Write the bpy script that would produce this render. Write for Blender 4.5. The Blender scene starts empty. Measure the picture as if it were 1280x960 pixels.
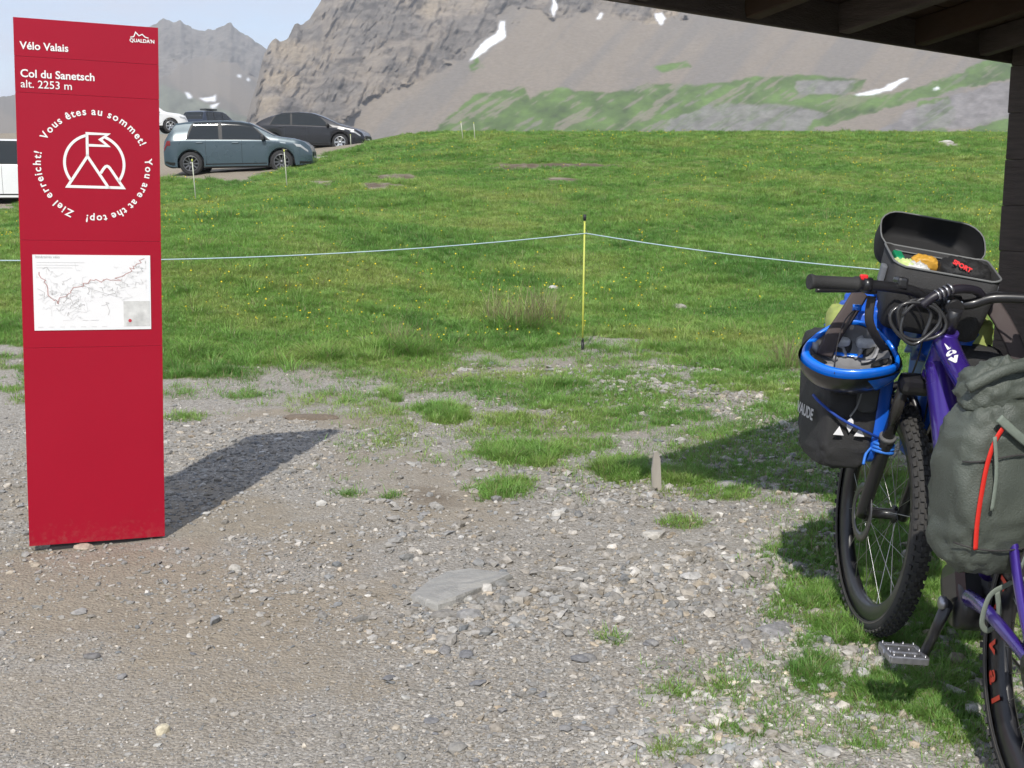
import bpy, bmesh, math, random
import numpy as np
from mathutils import Vector, Matrix, Euler

random.seed(7); RNG = np.random.default_rng(11)
SC = bpy.context.scene
COL = SC.collection
R = math.radians
# ------------------------------------------------------------------ camera, sky, sun, exposure
F_PX, PITCH, CAM_H = 1550.0, R(9.7), 1.40          # focal length in pixels of a 1280 wide frame
cam_d = bpy.data.cameras.new('camera'); cam = bpy.data.objects.new('camera', cam_d); COL.objects.link(cam)
cam_d.sensor_width = 36.0; cam_d.lens = 36.0*F_PX/1280.0; cam_d.clip_start = 0.05; cam_d.clip_end = 20000
cam.location = (0, 0, CAM_H); cam.rotation_euler = (R(90)-PITCH, 0, 0)
SC.camera = cam

SUN_EL, SUN_AZ = R(43.5), R(190.0)                  # azimuth clockwise from +Y
sun_d = bpy.data.lights.new('sun', 'SUN'); sun = bpy.data.objects.new('sun', sun_d); COL.objects.link(sun)
sun_d.energy = 4.0; sun_d.angle = R(0.6); sun_d.color = (1.0, 0.95, 0.87)
_sv = Vector((math.sin(SUN_AZ)*math.cos(SUN_EL), math.cos(SUN_AZ)*math.cos(SUN_EL), math.sin(SUN_EL)))
sun.rotation_euler = (-_sv).to_track_quat('-Z', 'Y').to_euler(); sun.location = (-3, -12, 14)

world = bpy.data.worlds.new('World'); SC.world = world; world.use_nodes = True
wn, wl = world.node_tree.nodes, world.node_tree.links
for n in list(wn): wn.remove(n)
w_out = wn.new('ShaderNodeOutputWorld'); w_bg = wn.new('ShaderNodeBackground')
sky = wn.new('ShaderNodeTexSky'); sky.sky_type = 'NISHITA'; sky.sun_disc = False
sky.sun_elevation = SUN_EL; sky.sun_rotation = SUN_AZ; sky.altitude = 2250; sky.air_density = 1.0; sky.dust_density = 1.2; sky.ozone_density = 1.0
w_tc = wn.new('ShaderNodeTexCoord'); w_map = wn.new('ShaderNodeMapping'); w_map.inputs['Scale'].default_value = (1.0, 1.0, 4.5)
w_map.inputs['Rotation'].default_value = (0.05, 0.12, 0.3)
w_no = wn.new('ShaderNodeTexNoise'); w_no.inputs['Scale'].default_value = 3.2; w_no.inputs['Detail'].default_value = 9; w_no.inputs['Roughness'].default_value = 0.6; w_no.inputs['Distortion'].default_value = 0.5
w_cr = wn.new('ShaderNodeValToRGB'); w_cr.color_ramp.elements[0].position = 0.34; w_cr.color_ramp.elements[1].position = 0.60
w_cr.color_ramp.elements[0].color = (0.12, 0.12, 0.12, 1); w_cr.color_ramp.elements[1].color = (0.92, 0.92, 0.92, 1)
w_mx = wn.new('ShaderNodeMix'); w_mx.data_type = 'RGBA'
w_mx.inputs[7].default_value = (4.7, 5.0, 5.9, 1)
wl.new(w_tc.outputs['Generated'], w_map.inputs['Vector']); wl.new(w_map.outputs['Vector'], w_no.inputs['Vector'])
wl.new(w_no.outputs['Fac'], w_cr.inputs['Fac']); wl.new(w_cr.outputs['Color'], w_mx.inputs[0])
wl.new(sky.outputs['Color'], w_mx.inputs[6]); wl.new(w_mx.outputs[2], w_bg.inputs['Color'])
w_bg.inputs['Strength'].default_value = 0.14
wl.new(w_bg.outputs[0], w_out.inputs['Surface'])

vs = SC.view_settings
vs.view_transform = 'Standard'; vs.look = 'None'; vs.exposure = 0.32; vs.gamma = 1.0; vs.use_curve_mapping = False
cy = SC.cycles
cy.use_denoising = True; cy.max_bounces = 5; cy.diffuse_bounces = 3; cy.glossy_bounces = 3; cy.transmission_bounces = 4
cy.transparent_max_bounces = 6; cy.volume_bounces = 0; cy.caustics_reflective = False; cy.caustics_refractive = False
cy.use_adaptive_sampling = True; cy.adaptive_threshold = 0.02

# ------------------------------------------------------------------ projection helpers
CP, SP = math.cos(PITCH), math.sin(PITCH)
def project(x, y, z):
    """world -> pixel of the 1280x960 photograph (numpy friendly)"""
    dz = z - CAM_H
    cz = y*CP - dz*SP; cyv = dz*CP + y*SP
    cz = np.maximum(cz, 1e-3)
    return 640 + F_PX*x/cz, 480 - F_PX*cyv/cz
def ray(px, py):
    u = px-640.0; v = 480.0-py
    return Vector((u, F_PX*CP + v*SP, v*CP - F_PX*SP))
def at_dist(px, py, Y):
    d = ray(px, py); return Vector((0, 0, CAM_H)) + d*(Y/d.y)
def on_plane(px, py, z=0.0):
    d = ray(px, py); return Vector((0, 0, CAM_H)) + d*((z-CAM_H)/d.z)

# ------------------------------------------------------------------ numpy noise
def _h(ix, iy, iz, seed):
    n = (ix.astype(np.int64)*374761393 + iy.astype(np.int64)*668265263 + iz.astype(np.int64)*2147483647 + seed*974711) & 0x7fffffff
    n = ((n ^ (n >> 13))*1274126177) & 0x7fffffff
    n = ((n ^ (n >> 15))*60493) & 0x7fffffff
    return ((n ^ (n >> 12)) & 0xffff)/65535.0
def vnoise(x, y, z=None, seed=0):
    x = np.asarray(x, float); y = np.asarray(y, float)
    z = np.zeros_like(x) if z is None else np.asarray(z, float)
    x, y, z = np.broadcast_arrays(x, y, z)
    xi, yi, zi = np.floor(x), np.floor(y), np.floor(z)
    fx, fy, fz = x-xi, y-yi, z-zi
    fx = fx*fx*(3-2*fx); fy = fy*fy*(3-2*fy); fz = fz*fz*(3-2*fz)
    r = 0
    for a in (0, 1):
        for b in (0, 1):
            for c in (0, 1):
                w = (fx if a else 1-fx)*(fy if b else 1-fy)*(fz if c else 1-fz)
                r = r + w*_h(xi+a, yi+b, zi+c, seed)
    return r
def fbm(x, y, z=None, oct=4, seed=0, gain=0.5):
    t = 0; amp = 1; tot = 0; k = 1.0
    for o in range(oct):
        t = t + amp*vnoise(np.asarray(x)*k, np.asarray(y)*k, None if z is None else np.asarray(z)*k, seed+o*17)
        tot += amp; amp *= gain; k *= 2.03
    return t/tot
def sstep(a, b, x):
    t = np.clip((x-a)/(b-a), 0, 1); return t*t*(3-2*t)
def inpoly(px, py, poly):
    c = np.zeros(np.shape(px), bool); n = len(poly)
    for i in range(n):
        x1, y1 = poly[i]; x2, y2 = poly[(i+1) % n]
        if y1 == y2: continue
        cond = (y1 > py) != (y2 > py)
        c ^= cond & (px < (x2-x1)*(py-y1)/(y2-y1)+x1)
    return c

# ------------------------------------------------------------------ mesh helpers
class MB:
    def __init__(s): s.v = []; s.f = []; s.sm = []
    def add(s, V, Fc, smooth=False):
        o = len(s.v); s.v += [tuple(p) for p in V]; s.f += [tuple(i+o for i in f) for f in Fc]; s.sm += [smooth]*len(Fc); return s
    def box(s, c, size, rot=None, bev=0.0):
        c = Vector(c); h = Vector(size)*0.5
        if bev > 0:
            bm = bmesh.new(); bmesh.ops.create_cube(bm, size=1.0)
            for v in bm.verts: v.co = Vector((v.co.x*size[0], v.co.y*size[1], v.co.z*size[2]))
            bmesh.ops.bevel(bm, geom=bm.edges[:], offset=min(bev, min(size)*0.45), segments=2, profile=0.6, affect='EDGES')
            bm.verts.index_update()
            V = [v.co.copy() for v in bm.verts]; Fc = [[v.index for v in f.verts] for f in bm.faces]; bm.free()
        else:
            V = [Vector((x*h.x, y*h.y, z*h.z)) for x in (-1, 1) for y in (-1, 1) for z in (-1, 1)]
            Fc = [(0,1,3,2), (4,6,7,5), (0,4,5,1), (2,3,7,6), (0,2,6,4), (1,5,7,3)]
        if rot is not None:
            m = rot if isinstance(rot, Matrix) else Euler(rot).to_matrix()
            V = [m @ v for v in V]
        return s.add([v+c for v in V], Fc)
    def tube(s, path, rad, segs=10, caps=True, smooth=True, flat=None, closed=False, up=None):
        P = [Vector(p) for p in path]; n = len(P)
        rad = list(rad) if hasattr(rad, '__len__') else [rad]*n
        V = []; Fc = []
        ref = Vector(up) if up is not None else None
        prev = None
        for i, p in enumerate(P):
            if closed: t = (P[(i+1) % n]-P[(i-1) % n]).normalized()
            else: t = (P[min(i+1, n-1)]-P[max(i-1, 0)]).normalized()
            if prev is None:
                a = ref if ref is not None else (Vector((0, 0, 1)) if abs(t.z) < 0.9 else Vector((1, 0, 0)))
                nrm = (a - t*a.dot(t)).normalized()
            else:
                nrm = (prev - t*prev.dot(t)).normalized()
            prev = nrm; b = t.cross(nrm)
            fa, fb = (1, 1) if flat is None else flat
            for k in range(segs):
                an = 2*math.pi*k/segs
                V.append(p + (nrm*math.cos(an)*fa + b*math.sin(an)*fb)*rad[i])
        m = n if closed else n-1
        for i in range(m):
            j = (i+1) % n
            for k in range(segs):
                k2 = (k+1) % segs
                Fc.append((i*segs+k, i*segs+k2, j*segs+k2, j*segs+k))
        s.add(V, Fc, smooth)
        if caps and not closed:
            o = len(s.v)-len(V)
            s.f.append(tuple(o+k for k in reversed(range(segs)))); s.sm.append(False)
            s.f.append(tuple(o+(n-1)*segs+k for k in range(segs))); s.sm.append(False)
        return s
    def lathe(s, prof, c=(0, 0, 0), axis=(0, 0, 1), segs=32, smooth=True, closed=False):
        """prof: (radius, height along axis)"""
        ax = Vector(axis).normalized(); a = Vector((1, 0, 0)) if abs(ax.x) < 0.9 else Vector((0, 1, 0))
        u = (a-ax*a.dot(ax)).normalized(); w = ax.cross(u); c = Vector(c); n = len(prof)
        V = []; Fc = []
        for k in range(segs):
            an = 2*math.pi*k/segs; d = u*math.cos(an)+w*math.sin(an)
            for r, h in prof: V.append(c+d*r+ax*h)
        for k in range(segs):
            k2 = (k+1) % segs
            for i in range(n if closed else n-1):
                j = (i+1) % n
                Fc.append((k*n+i, k2*n+i, k2*n+j, k*n+j))
        return s.add(V, Fc, smooth)
    def grid(s, rows, smooth=True, closed_u=False, closed_v=False):
        n = len(rows); m = len(rows[0]); V = [p for r in rows for p in r]; Fc = []
        for i in range(n if closed_u else n-1):
            for j in range(m if closed_v else m-1):
                i2 = (i+1) % n; j2 = (j+1) % m
                Fc.append((i*m+j, i*m+j2, i2*m+j2, i2*m+j))
        return s.add(V, Fc, smooth)
    def prism(s, pts, d0, d1, axes=('x', 'z', 'y')):
        """2D outline in plane axes[0],axes[1], extruded along axes[2] from d0 to d1"""
        ix = {'x': 0, 'y': 1, 'z': 2}; n = len(pts); V = []
        for d in (d0, d1):
            for a, b in pts:
                p = [0, 0, 0]; p[ix[axes[0]]] = a; p[ix[axes[1]]] = b; p[ix[axes[2]]] = d; V.append(tuple(p))
        Fc = [tuple(range(n)), tuple(reversed(range(n, 2*n)))]
        for i in range(n):
            j = (i+1) % n; Fc.append((i, i+n, j+n, j))
        return s.add(V, Fc)
    def xf(s, m):
        s.v = [tuple(m @ Vector(p)) for p in s.v]; return s
    def mesh(s, name):
        me = bpy.data.meshes.new(name); me.from_pydata(s.v, [], s.f)
        me.polygons.foreach_set('use_smooth', np.array(s.sm, bool)); me.update()
        bm = bmesh.new(); bm.from_mesh(me); bmesh.ops.recalc_face_normals(bm, faces=bm.faces[:]); bm.to_mesh(me); bm.free()
        return me
    def build(s, name, mat, parent=None, off=None, fix=True):
        if off is not None:
            o = Vector(off); s.v = [tuple(Vector(p)-o) for p in s.v]
        me = s.mesh(name); return link(name, me, mat, parent)
def link(name, me, mat, parent=None):
    o = bpy.data.objects.new(name, me); COL.objects.link(o)
    if mat is not None:
        if not me.materials: me.materials.append(mat)
    if parent is not None: o.parent = parent
    return o
def tag(o, label=None, cat=None, group=None, kind=None):
    if label: o['label'] = label
    if cat: o['category'] = cat
    if group: o['group'] = group
    if kind: o['kind'] = kind
    return o
def thing(name, label, cat, loc=(0, 0, 0), rot=(0, 0, 0), group=None):
    o = bpy.data.objects.new(name, None); COL.objects.link(o); o.empty_display_size = 0.1
    o.location = loc; o.rotation_euler = rot
    return tag(o, label, cat, group)
def np_mesh(name, V, Fc, smooth=True):
    """V (n,3), Fc (m,k) numpy arrays of one polygon size"""
    me = bpy.data.meshes.new(name); V = np.asarray(V, np.float32); Fc = np.asarray(Fc, np.int32)
    k = Fc.shape[1]
    me.vertices.add(len(V)); me.vertices.foreach_set('co', V.ravel())
    me.loops.add(Fc.size); me.loops.foreach_set('vertex_index', Fc.ravel())
    me.polygons.add(len(Fc)); me.polygons.foreach_set('loop_start', np.arange(0, Fc.size, k, dtype=np.int32))
    try: me.polygons.foreach_set('loop_total', np.full(len(Fc), k, np.int32))
    except Exception: pass
    me.update(calc_edges=True)
    me.polygons.foreach_set('use_smooth', np.full(len(Fc), smooth, bool))
    return me
def attr_f(me, name, arr):
    a = me.attributes.new(name, 'FLOAT', 'POINT'); a.data.foreach_set('value', np.asarray(arr, np.float32))
def attr_c(me, name, arr):
    a = me.attributes.new(name, 'FLOAT_COLOR', 'POINT'); arr = np.asarray(arr, np.float32)
    if arr.shape[1] == 3: arr = np.hstack([arr, np.ones((len(arr), 1), np.float32)])
    a.data.foreach_set('color', arr.ravel())
def attr_v(me, name, arr):
    a = me.attributes.new(name, 'FLOAT_VECTOR', 'POINT'); a.data.foreach_set('vector', np.asarray(arr, np.float32).ravel())

# ------------------------------------------------------------------ materials
def new_mat(name):
    m = bpy.data.materials.new(name); m.use_nodes = True
    nt = m.node_tree; b = nt.nodes['Principled BSDF']; return m, nt, b
def mat(name, c, rough=0.6, metal=0.0, var=0.12, scale=30.0, bump=0.0, bscale=None, coat=0.0, spec=0.5, trans=0.0, c2=None, stretch=None, alpha=1.0, emis=None):
    m, nt, b = new_mat(name); N, L = nt.nodes, nt.links
    b.inputs['Roughness'].default_value = rough; b.inputs['Metallic'].default_value = metal
    b.inputs['Specular IOR Level'].default_value = spec
    b.inputs['Coat Weight'].default_value = coat; b.inputs['Coat Roughness'].default_value = 0.08
    b.inputs['Transmission Weight'].default_value = trans
    tc = N.new('ShaderNodeTexCoord'); mp = N.new('ShaderNodeMapping'); L.new(tc.outputs['Object'], mp.inputs['Vector'])
    if stretch: mp.inputs['Scale'].default_value = stretch
    no = N.new('ShaderNodeTexNoise'); no.inputs['Scale'].default_value = scale; no.inputs['Detail'].default_value = 5
    L.new(mp.outputs['Vector'], no.inputs['Vector'])
    mx = N.new('ShaderNodeMix'); mx.data_type = 'RGBA'
    lo = [max(0, x*(1-var)) for x in c]; hi = [min(1, x*(1+var)) for x in (c2 or c)]
    mx.inputs[6].default_value = (*lo, 1); mx.inputs[7].default_value = (*hi, 1)
    L.new(no.outputs['Fac'], mx.inputs[0]); L.new(mx.outputs[2], b.inputs['Base Color'])
    mr = N.new('ShaderNodeMapRange'); mr.inputs['To Min'].default_value = max(0.02, rough*0.82); mr.inputs['To Max'].default_value = min(1, rough*1.18)
    L.new(no.outputs['Fac'], mr.inputs['Value']); L.new(mr.outputs['Result'], b.inputs['Roughness'])
    if bump > 0:
        n2 = N.new('ShaderNodeTexNoise'); n2.inputs['Scale'].default_value = bscale or scale*3; n2.inputs['Detail'].default_value = 4
        L.new(mp.outputs['Vector'], n2.inputs['Vector'])
        bp = N.new('ShaderNodeBump'); bp.inputs['Strength'].default_value = bump; bp.inputs['Distance'].default_value = 0.01
        L.new(n2.outputs['Fac'], bp.inputs['Height']); L.new(bp.outputs['Normal'], b.inputs['Normal'])
    if emis: b.inputs['Emission Color'].default_value = (*emis, 1); b.inputs['Emission Strength'].default_value = 1
    return m
def srgb(r, g, b):
    f = lambda v: (v/255/12.92) if v/255 <= 0.04045 else ((v/255+0.055)/1.055)**2.4
    return (f(r), f(g), f(b))
# ------------------------------------------------------------------ terrain height
_cp = []
def _c(x, y, z): _cp.append((x, y, z))
for yy in (-60, -20, -6, 0, 4, 7.5):
    for xx in (-14, -5, 0, 5, 14): _c(xx, yy, 0)
for xx in (-60, 60):
    for yy in (-60, 0): _c(xx, yy, 0)
for px in (640, 820, 1000, 1250, 1600):
    for Y, z in ((10.5, 0.04), (13, .18), (16, .42), (20, .80), (25, 1.32), (30, 1.83), (36, 2.38), (43, 2.66), (50, 2.6), (62, 1.9), (90, -1.0), (160, -9), (280, -17)):
        _c((px-640)/F_PX*Y, Y, z)
for px, Y, py in ((330, 16, 270), (330, 24, 244), (330, 30, 226), (300, 34, 218), (300, 40, 207), (330, 50, 188), (330, 62, 174), (205, 71, 168), (205, 50, 190), (205, 36, 217),
                  (430, 22, 243), (430, 30, 213), (430, 36, 200), (450, 44, 187), (450, 52, 180), (500, 30, 205), (500, 38, 181), (500, 44, 169), (500, 52, 167),
                  (90, 24, 270), (90, 34, 232), (90, 50, 195), (10, 20, 300), (10, 30, 252), (10, 40, 225), (-200, 20, 300), (-200, 30, 262), (-200, 50, 210), (330, 13, 305), (120, 13, 320), (10, 13, 340), (-200, 13, 345)):
    p = at_dist(px, py, Y); _c(p.x, p.y, p.z)
for px in (-200, 100, 330): 
    for Y, z in ((95, 3.4), (130, 1.0), (200, -10), (290, -18)): _c((px-640)/F_PX*Y, Y, z)
_cp = np.array(_cp); _K = 20.0
def _phi(r2): return np.where(r2 > 0, 0.5*r2*np.log(np.maximum(r2, 1e-12)), 0)
def _tps():
    P = _cp[:, :2]/_K; n = len(P)
    d2 = ((P[:, None]-P[None])**2).sum(-1)
    A = np.zeros((n+3, n+3)); A[:n, :n] = _phi(d2) + np.eye(n)*2e-3
    A[:n, n] = 1; A[:n, n+1:] = P; A[n, :n] = 1; A[n+1:, :n] = P.T
    b = np.zeros(n+3); b[:n] = _cp[:, 2]
    return np.linalg.solve(A, b)
_W = _tps()
def gz_arr(x, y):
    x = np.asarray(x, float); y = np.asarray(y, float); sh = x.shape; x = x.ravel(); y = y.ravel()
    out = np.empty(len(x)); P = _cp[:, :2]/_K; n = len(P)
    for s in range(0, len(x), 20000):
        X = np.stack([x[s:s+20000], y[s:s+20000]], 1)/_K
        d2 = ((X[:, None]-P[None])**2).sum(-1)
        out[s:s+20000] = _phi(d2) @ _W[:n] + _W[n] + X @ _W[n+1:]
    near = 1-sstep(7.0, 10.0, np.hypot(x, y))
    out = out*(1-near)
    r = np.hypot(x, y)
    out = out*(1-sstep(300, 420, r)) + (-18)*sstep(300, 420, r)
    out += (fbm(x*0.9, y*0.9, seed=3, oct=3)-0.5)*0.16*sstep(8, 16, r)*(1-sstep(60, 120, r))
    out += (fbm(x*1.7, y*1.7, seed=5, oct=4)-0.5)*0.03
    return out.reshape(sh)
def gz(x, y): return float(gz_arr(np.array([x]), np.array([y]))[0])
def ground_hit(px, py):
    d = ray(px, py); o = Vector((0, 0, CAM_H)); d = d/d.y
    Y = np.concatenate([np.linspace(1.5, 12, 300), np.linspace(12.05, 90, 700)])
    z = gz_arr(d.x*Y, Y); h = CAM_H+d.z*Y
    k = int(np.argmax(h < z)) if (h < z).any() else len(Y)-1
    y = Y[k]; return Vector((d.x*y, y, float(z[k])))

# ------------------------------------------------------------------ where grass, dirt and pale soil lie
_bx = [-400, 0, 30, 210, 300, 380, 450, 500, 560, 650, 720, 800, 880, 960, 1020, 1280, 1700]
_by = [455, 452, 455, 474, 470, 470, 464, 474, 464, 456, 452, 452, 460, 476, 492, 500, 500]
TUFTS = [(480,495,22,8,1),(555,519,34,10,1),(640,524,30,8,.8),(652,566,42,13,1),(625,611,34,11,.95),(697,482,30,10,1),(690,502,60,12,.75),(770,587,30,12,1),
 (855,597,32,11,1),(850,524,40,8,.7),(930,540,60,12,.55),(975,515,40,14,.8),(745,520,60,16,.65),(640,495,50,10,.6),(720,560,45,10,.5),(455,500,30,8,.4),
 (600,480,40,10,.7),(800,500,60,14,.7),(890,570,45,10,.5),(770,470,30,8,.9),(940,475,60,14,.85),(300,495,30,5,.4),(230,520,25,5,.5),(440,618,12,4,.7),(490,622,12,4,.5),
 (1010,480,50,20,.9),(900,612,40,10,.55),(940,590,40,12,.5),(1000,600,40,14,.5),
 (1020,745,42,18,.85),(1090,790,75,18,.85),(1150,868,70,26,.78),(1017,842,22,16,.8),(1110,640,60,50,.7),(1120,720,60,40,.85),(1180,800,60,40,.82),(1190,700,70,60,.8),(1210,860,50,60,.7),
 (1000,690,40,20,.6),(1250,780,90,80,.6),(850,655,25,7,.45),(765,800,14,5,.5),(940,912,40,9,.4),(860,938,40,8,.4),(1110,930,50,9,.35),(690,745,0.1,0.1,0),(990,770,30,8,.5),(835,865,25,8,.45),(905,855,22,6,.4)]
def grass_density(x, y, z):
    px, py = project(x, y, z)
    n1 = fbm(x*1.3, y*1.3, seed=21, oct=4)-0.5; n2 = fbm(x*6, y*6, seed=23, oct=3)-0.5
    b = np.interp(px, _bx, _by)
    d = sstep(22, -26, py-b+n1*120+n2*70)
    for cx, cy_, rx, ry, s in TUFTS:
        q = ((px-cx)/rx)**2+((py-cy_)/ry)**2
        d = np.maximum(d, s*sstep(2.1, 0.1, q+n2*4.5+n1*2.5))
    # parking area and bare scars up the slope
    park = inpoly(px+n1*30, py+n2*8, [(-60,262),(20,262),(20,215),(205,222),(232,224),(300,228),(345,215),(392,198),(438,186),(462,178),(440,150),(-60,150)])
    d = np.where(park, d*0.12, d)
    for cx, cy_, rx, ry in ((690,207,75,2.6),(640,211,40,2.2),(495,222,30,4),(705,225,22,3),(470,232,26,3.5),(400,228,20,3),(1190,181,10,1.5)):
        q = ((px-cx)/rx)**2+((py-cy_)/ry)**2
        d = d*(1-0.9*sstep(1.6, 0.2, q+n2*3.0))
    behind = y < 1.0
    return np.where(behind, sstep(.5, .62, fbm(x*.3, y*.3, seed=31))*0.8, np.clip(d, 0, 1))
def soil(x, y, z):
    px, py = project(x, y, z)
    n = (fbm(x*1.1, y*1.1, seed=41, oct=4)-0.5)*1.6+(fbm(x*5, y*5, seed=43, oct=3)-.5)*1.0
    tan = np.zeros_like(px)
    for cx, cy_, rx, ry, s in ((120,740,340,95,.95),(330,670,190,75,.9),(330,810,230,80,.75),(60,600,90,60,.6),(150,880,260,60,.55),(480,600,130,35,.7),(560,640,90,30,.75),(420,520,120,14,.9),(280,520,80,12,.3),(600,470,220,18,.6),(880,500,160,30,.5),(760,540,140,22,.4)):
        tan = np.maximum(tan, s*sstep(1.5, .3, ((px-cx)/rx)**2+((py-cy_)/ry)**2+n*1.6))
    pale = np.zeros_like(px)
    for cx, cy_, rx, ry, s in ((1020,900,230,90,1),(1060,800,90,45,.8),(860,920,160,60,.6),(900,690,160,40,.35)):
        pale = np.maximum(pale, s*sstep(1.5, .4, ((px-cx)/rx)**2+((py-cy_)/ry)**2+n*1.8))
    park = inpoly(px, py, [(-60,262),(20,262),(20,215),(205,222),(232,224),(300,228),(345,215),(392,198),(438,186),(462,178),(440,150),(-60,150)])
    tan = np.where(park, 0.9, tan)
    for cx, cy_, rx, ry in ((690,207,80,5),(495,222,34,6),(705,225,26,5),(470,232,30,6),(400,228,22,4)):
        tan = np.maximum(tan, sstep(1.6, .4, ((px-cx)/rx)**2+((py-cy_)/ry)**2))
    return tan, pale

def thin_zone(x, y, px, py):
    """where short grass creeps out between the stones"""
    a = sstep(660, 540, py+170*(fbm(x*.8, y*.8, seed=63, oct=3)-.5))*sstep(380, 560, px+np.where(py < 500, 260, np.where(py < 520, 120, 0)))*sstep(408, 440, py)
    b = .8*sstep(880, 1000, px)*sstep(560, 640, py)*sstep(3.0, -1.0, (py-700)/80+(1060-px)/90)
    c = .45*sstep(780, 900, px)*sstep(800, 860, py)
    return np.where(y > 1, np.maximum(np.maximum(a, b), c)*(.15+.85*sstep(.4, .6, fbm(x*2.6, y*2.6, seed=65, oct=4))), 0)
# ------------------------------------------------------------------ the ground sheet
def make_ground():
    az = np.concatenate([np.arange(-180, -30, 5.0), np.arange(-30, 30, 0.2), np.arange(30, 180.1, 5.0)])*math.pi/180
    r = np.concatenate([[0.0, .4, .8, 1.2], np.geomspace(1.5, 14, 330), np.geomspace(14.1, 60, 170), np.geomspace(62, 460, 40)])
    A, Rr = np.meshgrid(az, r, indexing='ij')
    x = Rr*np.sin(A); y = Rr*np.cos(A); z = gz_arr(x, y)
    n, m = x.shape
    idx = np.arange(n*m).reshape(n, m)
    Fc = np.stack([idx[:-1, :-1], idx[:-1, 1:], idx[1:, 1:], idx[1:, :-1]], -1).reshape(-1, 4)[:, ::-1]
    xf_, yf_, zf_ = x.ravel(), y.ravel(), z.ravel()
    g = grass_density(xf_, yf_, zf_); t, p = soil(xf_, yf_, zf_)
    me = np_mesh('ground', np.stack([xf_, yf_, zf_], 1), Fc)
    attr_f(me, 'grass', g); attr_f(me, 'tan', t); attr_f(me, 'pale', p)
    px, py = project(xf_, yf_, zf_); n5 = (fbm(xf_*5, yf_*5, seed=47, oct=4)-.5)*3
    e = np.zeros_like(px)
    for cx, cy_, rx, ry in ((690,207,80,3.2),(640,211,42,2.6),(495,222,30,4),(705,225,24,3),(470,232,26,3),(545,622,46,14),(400,521,40,5)):
        e = np.maximum(e, sstep(2.2, -.6, ((px-cx)/rx)**2+((py-cy_)/ry)**2+n5)*np.where(yf_ > 1, 1, 0)*np.where(py > 400, .6, 1))
    attr_f(me, 'earth', e); attr_f(me, 'thin', thin_zone(xf_, yf_, px, py))
    return me
def ground_material():
    m, nt, b = new_mat('ground_soil'); N, L = nt.nodes, nt.links
    tc = N.new('ShaderNodeTexCoord')
    def noise(scale, det=5, rough=.6):
        n = N.new('ShaderNodeTexNoise'); n.inputs['Scale'].default_value = scale; n.inputs['Detail'].default_value = det; n.inputs['Roughness'].default_value = rough
        L.new(tc.outputs['Object'], n.inputs['Vector']); return n
    def ramp(src, stops):
        c = N.new('ShaderNodeValToRGB'); e = c.color_ramp.elements
        e[0].position, e[0].color = stops[0][0], (*stops[0][1], 1); e[1].position, e[1].color = stops[-1][0], (*stops[-1][1], 1)
        for p, col in stops[1:-1]:
            k = e.new(p); k.color = (*col, 1)
        L.new(src, c.inputs['Fac']); return c
    def mix(f, a, bb, mode='MIX'):
        x = N.new('ShaderNodeMix'); x.data_type = 'RGBA'; x.blend_type = mode
        if isinstance(f, float): x.inputs[0].default_value = f
        else: L.new(f, x.inputs[0])
        L.new(a, x.inputs[6]); L.new(bb, x.inputs[7]); return x.outputs[2]
    def attr(n):
        a = N.new('ShaderNodeAttribute'); a.attribute_name = n; return a.outputs['Fac']
    def sharpen(fac, lo, hi, nz, k):
        ma = N.new('ShaderNodeMath'); ma.operation = 'MULTIPLY_ADD'; L.new(nz, ma.inputs[0]); ma.inputs[1].default_value = k; L.new(fac, ma.inputs[2])
        mr = N.new('ShaderNodeMapRange'); mr.inputs['From Min'].default_value = lo+k*.5; mr.inputs['From Max'].default_value = hi+k*.5
        L.new(ma.outputs[0], mr.inputs['Value']); return mr.outputs['Result']
    vor = N.new('ShaderNodeTexVoronoi'); vor.inputs['Scale'].default_value = 95; L.new(tc.outputs['Object'], vor.inputs['Vector'])
    vor2 = N.new('ShaderNodeTexVoronoi'); vor2.inputs['Scale'].default_value = 260; L.new(tc.outputs['Object'], vor2.inputs['Vector'])
    sep = N.new('ShaderNodeSeparateColor'); L.new(vor.outputs['Color'], sep.inputs['Color'])
    sep2 = N.new('ShaderNodeSeparateColor'); L.new(vor2.outputs['Color'], sep2.inputs['Color'])
    grav = ramp(sep.outputs[0], [(0, (.185, .174, .155)), (.45, (.292, .27, .235)), (.8, (.368, .343, .303)), (.95, (.46, .443, .408)), (1, (.60, .58, .54))])
    grit = ramp(sep2.outputs[0], [(0, (.19, .175, .152)), (.6, (.305, .278, .237)), (1, (.45, .428, .388))])
    nm = noise(7, 6)
    base = mix(nm.outputs['Fac'], grav.outputs['Color'], grit.outputs['Color'])
    tanc = ramp(noise(22, 7, .7).outputs['Fac'], [(.3, (.21, .18, .137)), (.55, (.295, .25, .187)), (.75, (.355, .307, .238))])
    tang = mix(0.22, tanc.outputs['Color'], grit.outputs['Color'])
    fine = noise(60, 4)
    c1 = mix(sharpen(attr('tan'), .2, .9, nm.outputs['Fac'], .7), base, tang)
    palec = ramp(noise(30, 6, .7).outputs['Fac'], [(.3, (.30, .283, .243)), (.55, (.42, .402, .355)), (.75, (.53, .512, .465))])
    pg = mix(0.3, palec.outputs['Color'], grav.outputs['Color'])
    c2 = mix(sharpen(attr('pale'), .15, .9, fine.outputs['Fac'], .5), c1, pg)
    gcol = ramp(noise(9, 6, .65).outputs['Fac'], [(.3, (.085, .135, .034)), (.5, (.12, .175, .042)), (.7, (.18, .19, .07))])
    c3 = mix(sharpen(attr('grass'), .25, .75, fine.outputs['Fac'], .5), c2, gcol.outputs['Color'])
    thc = ramp(noise(14, 6, .7).outputs['Fac'], [(.3, (.12, .11, .05)), (.6, (.19, .175, .085))])
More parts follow.
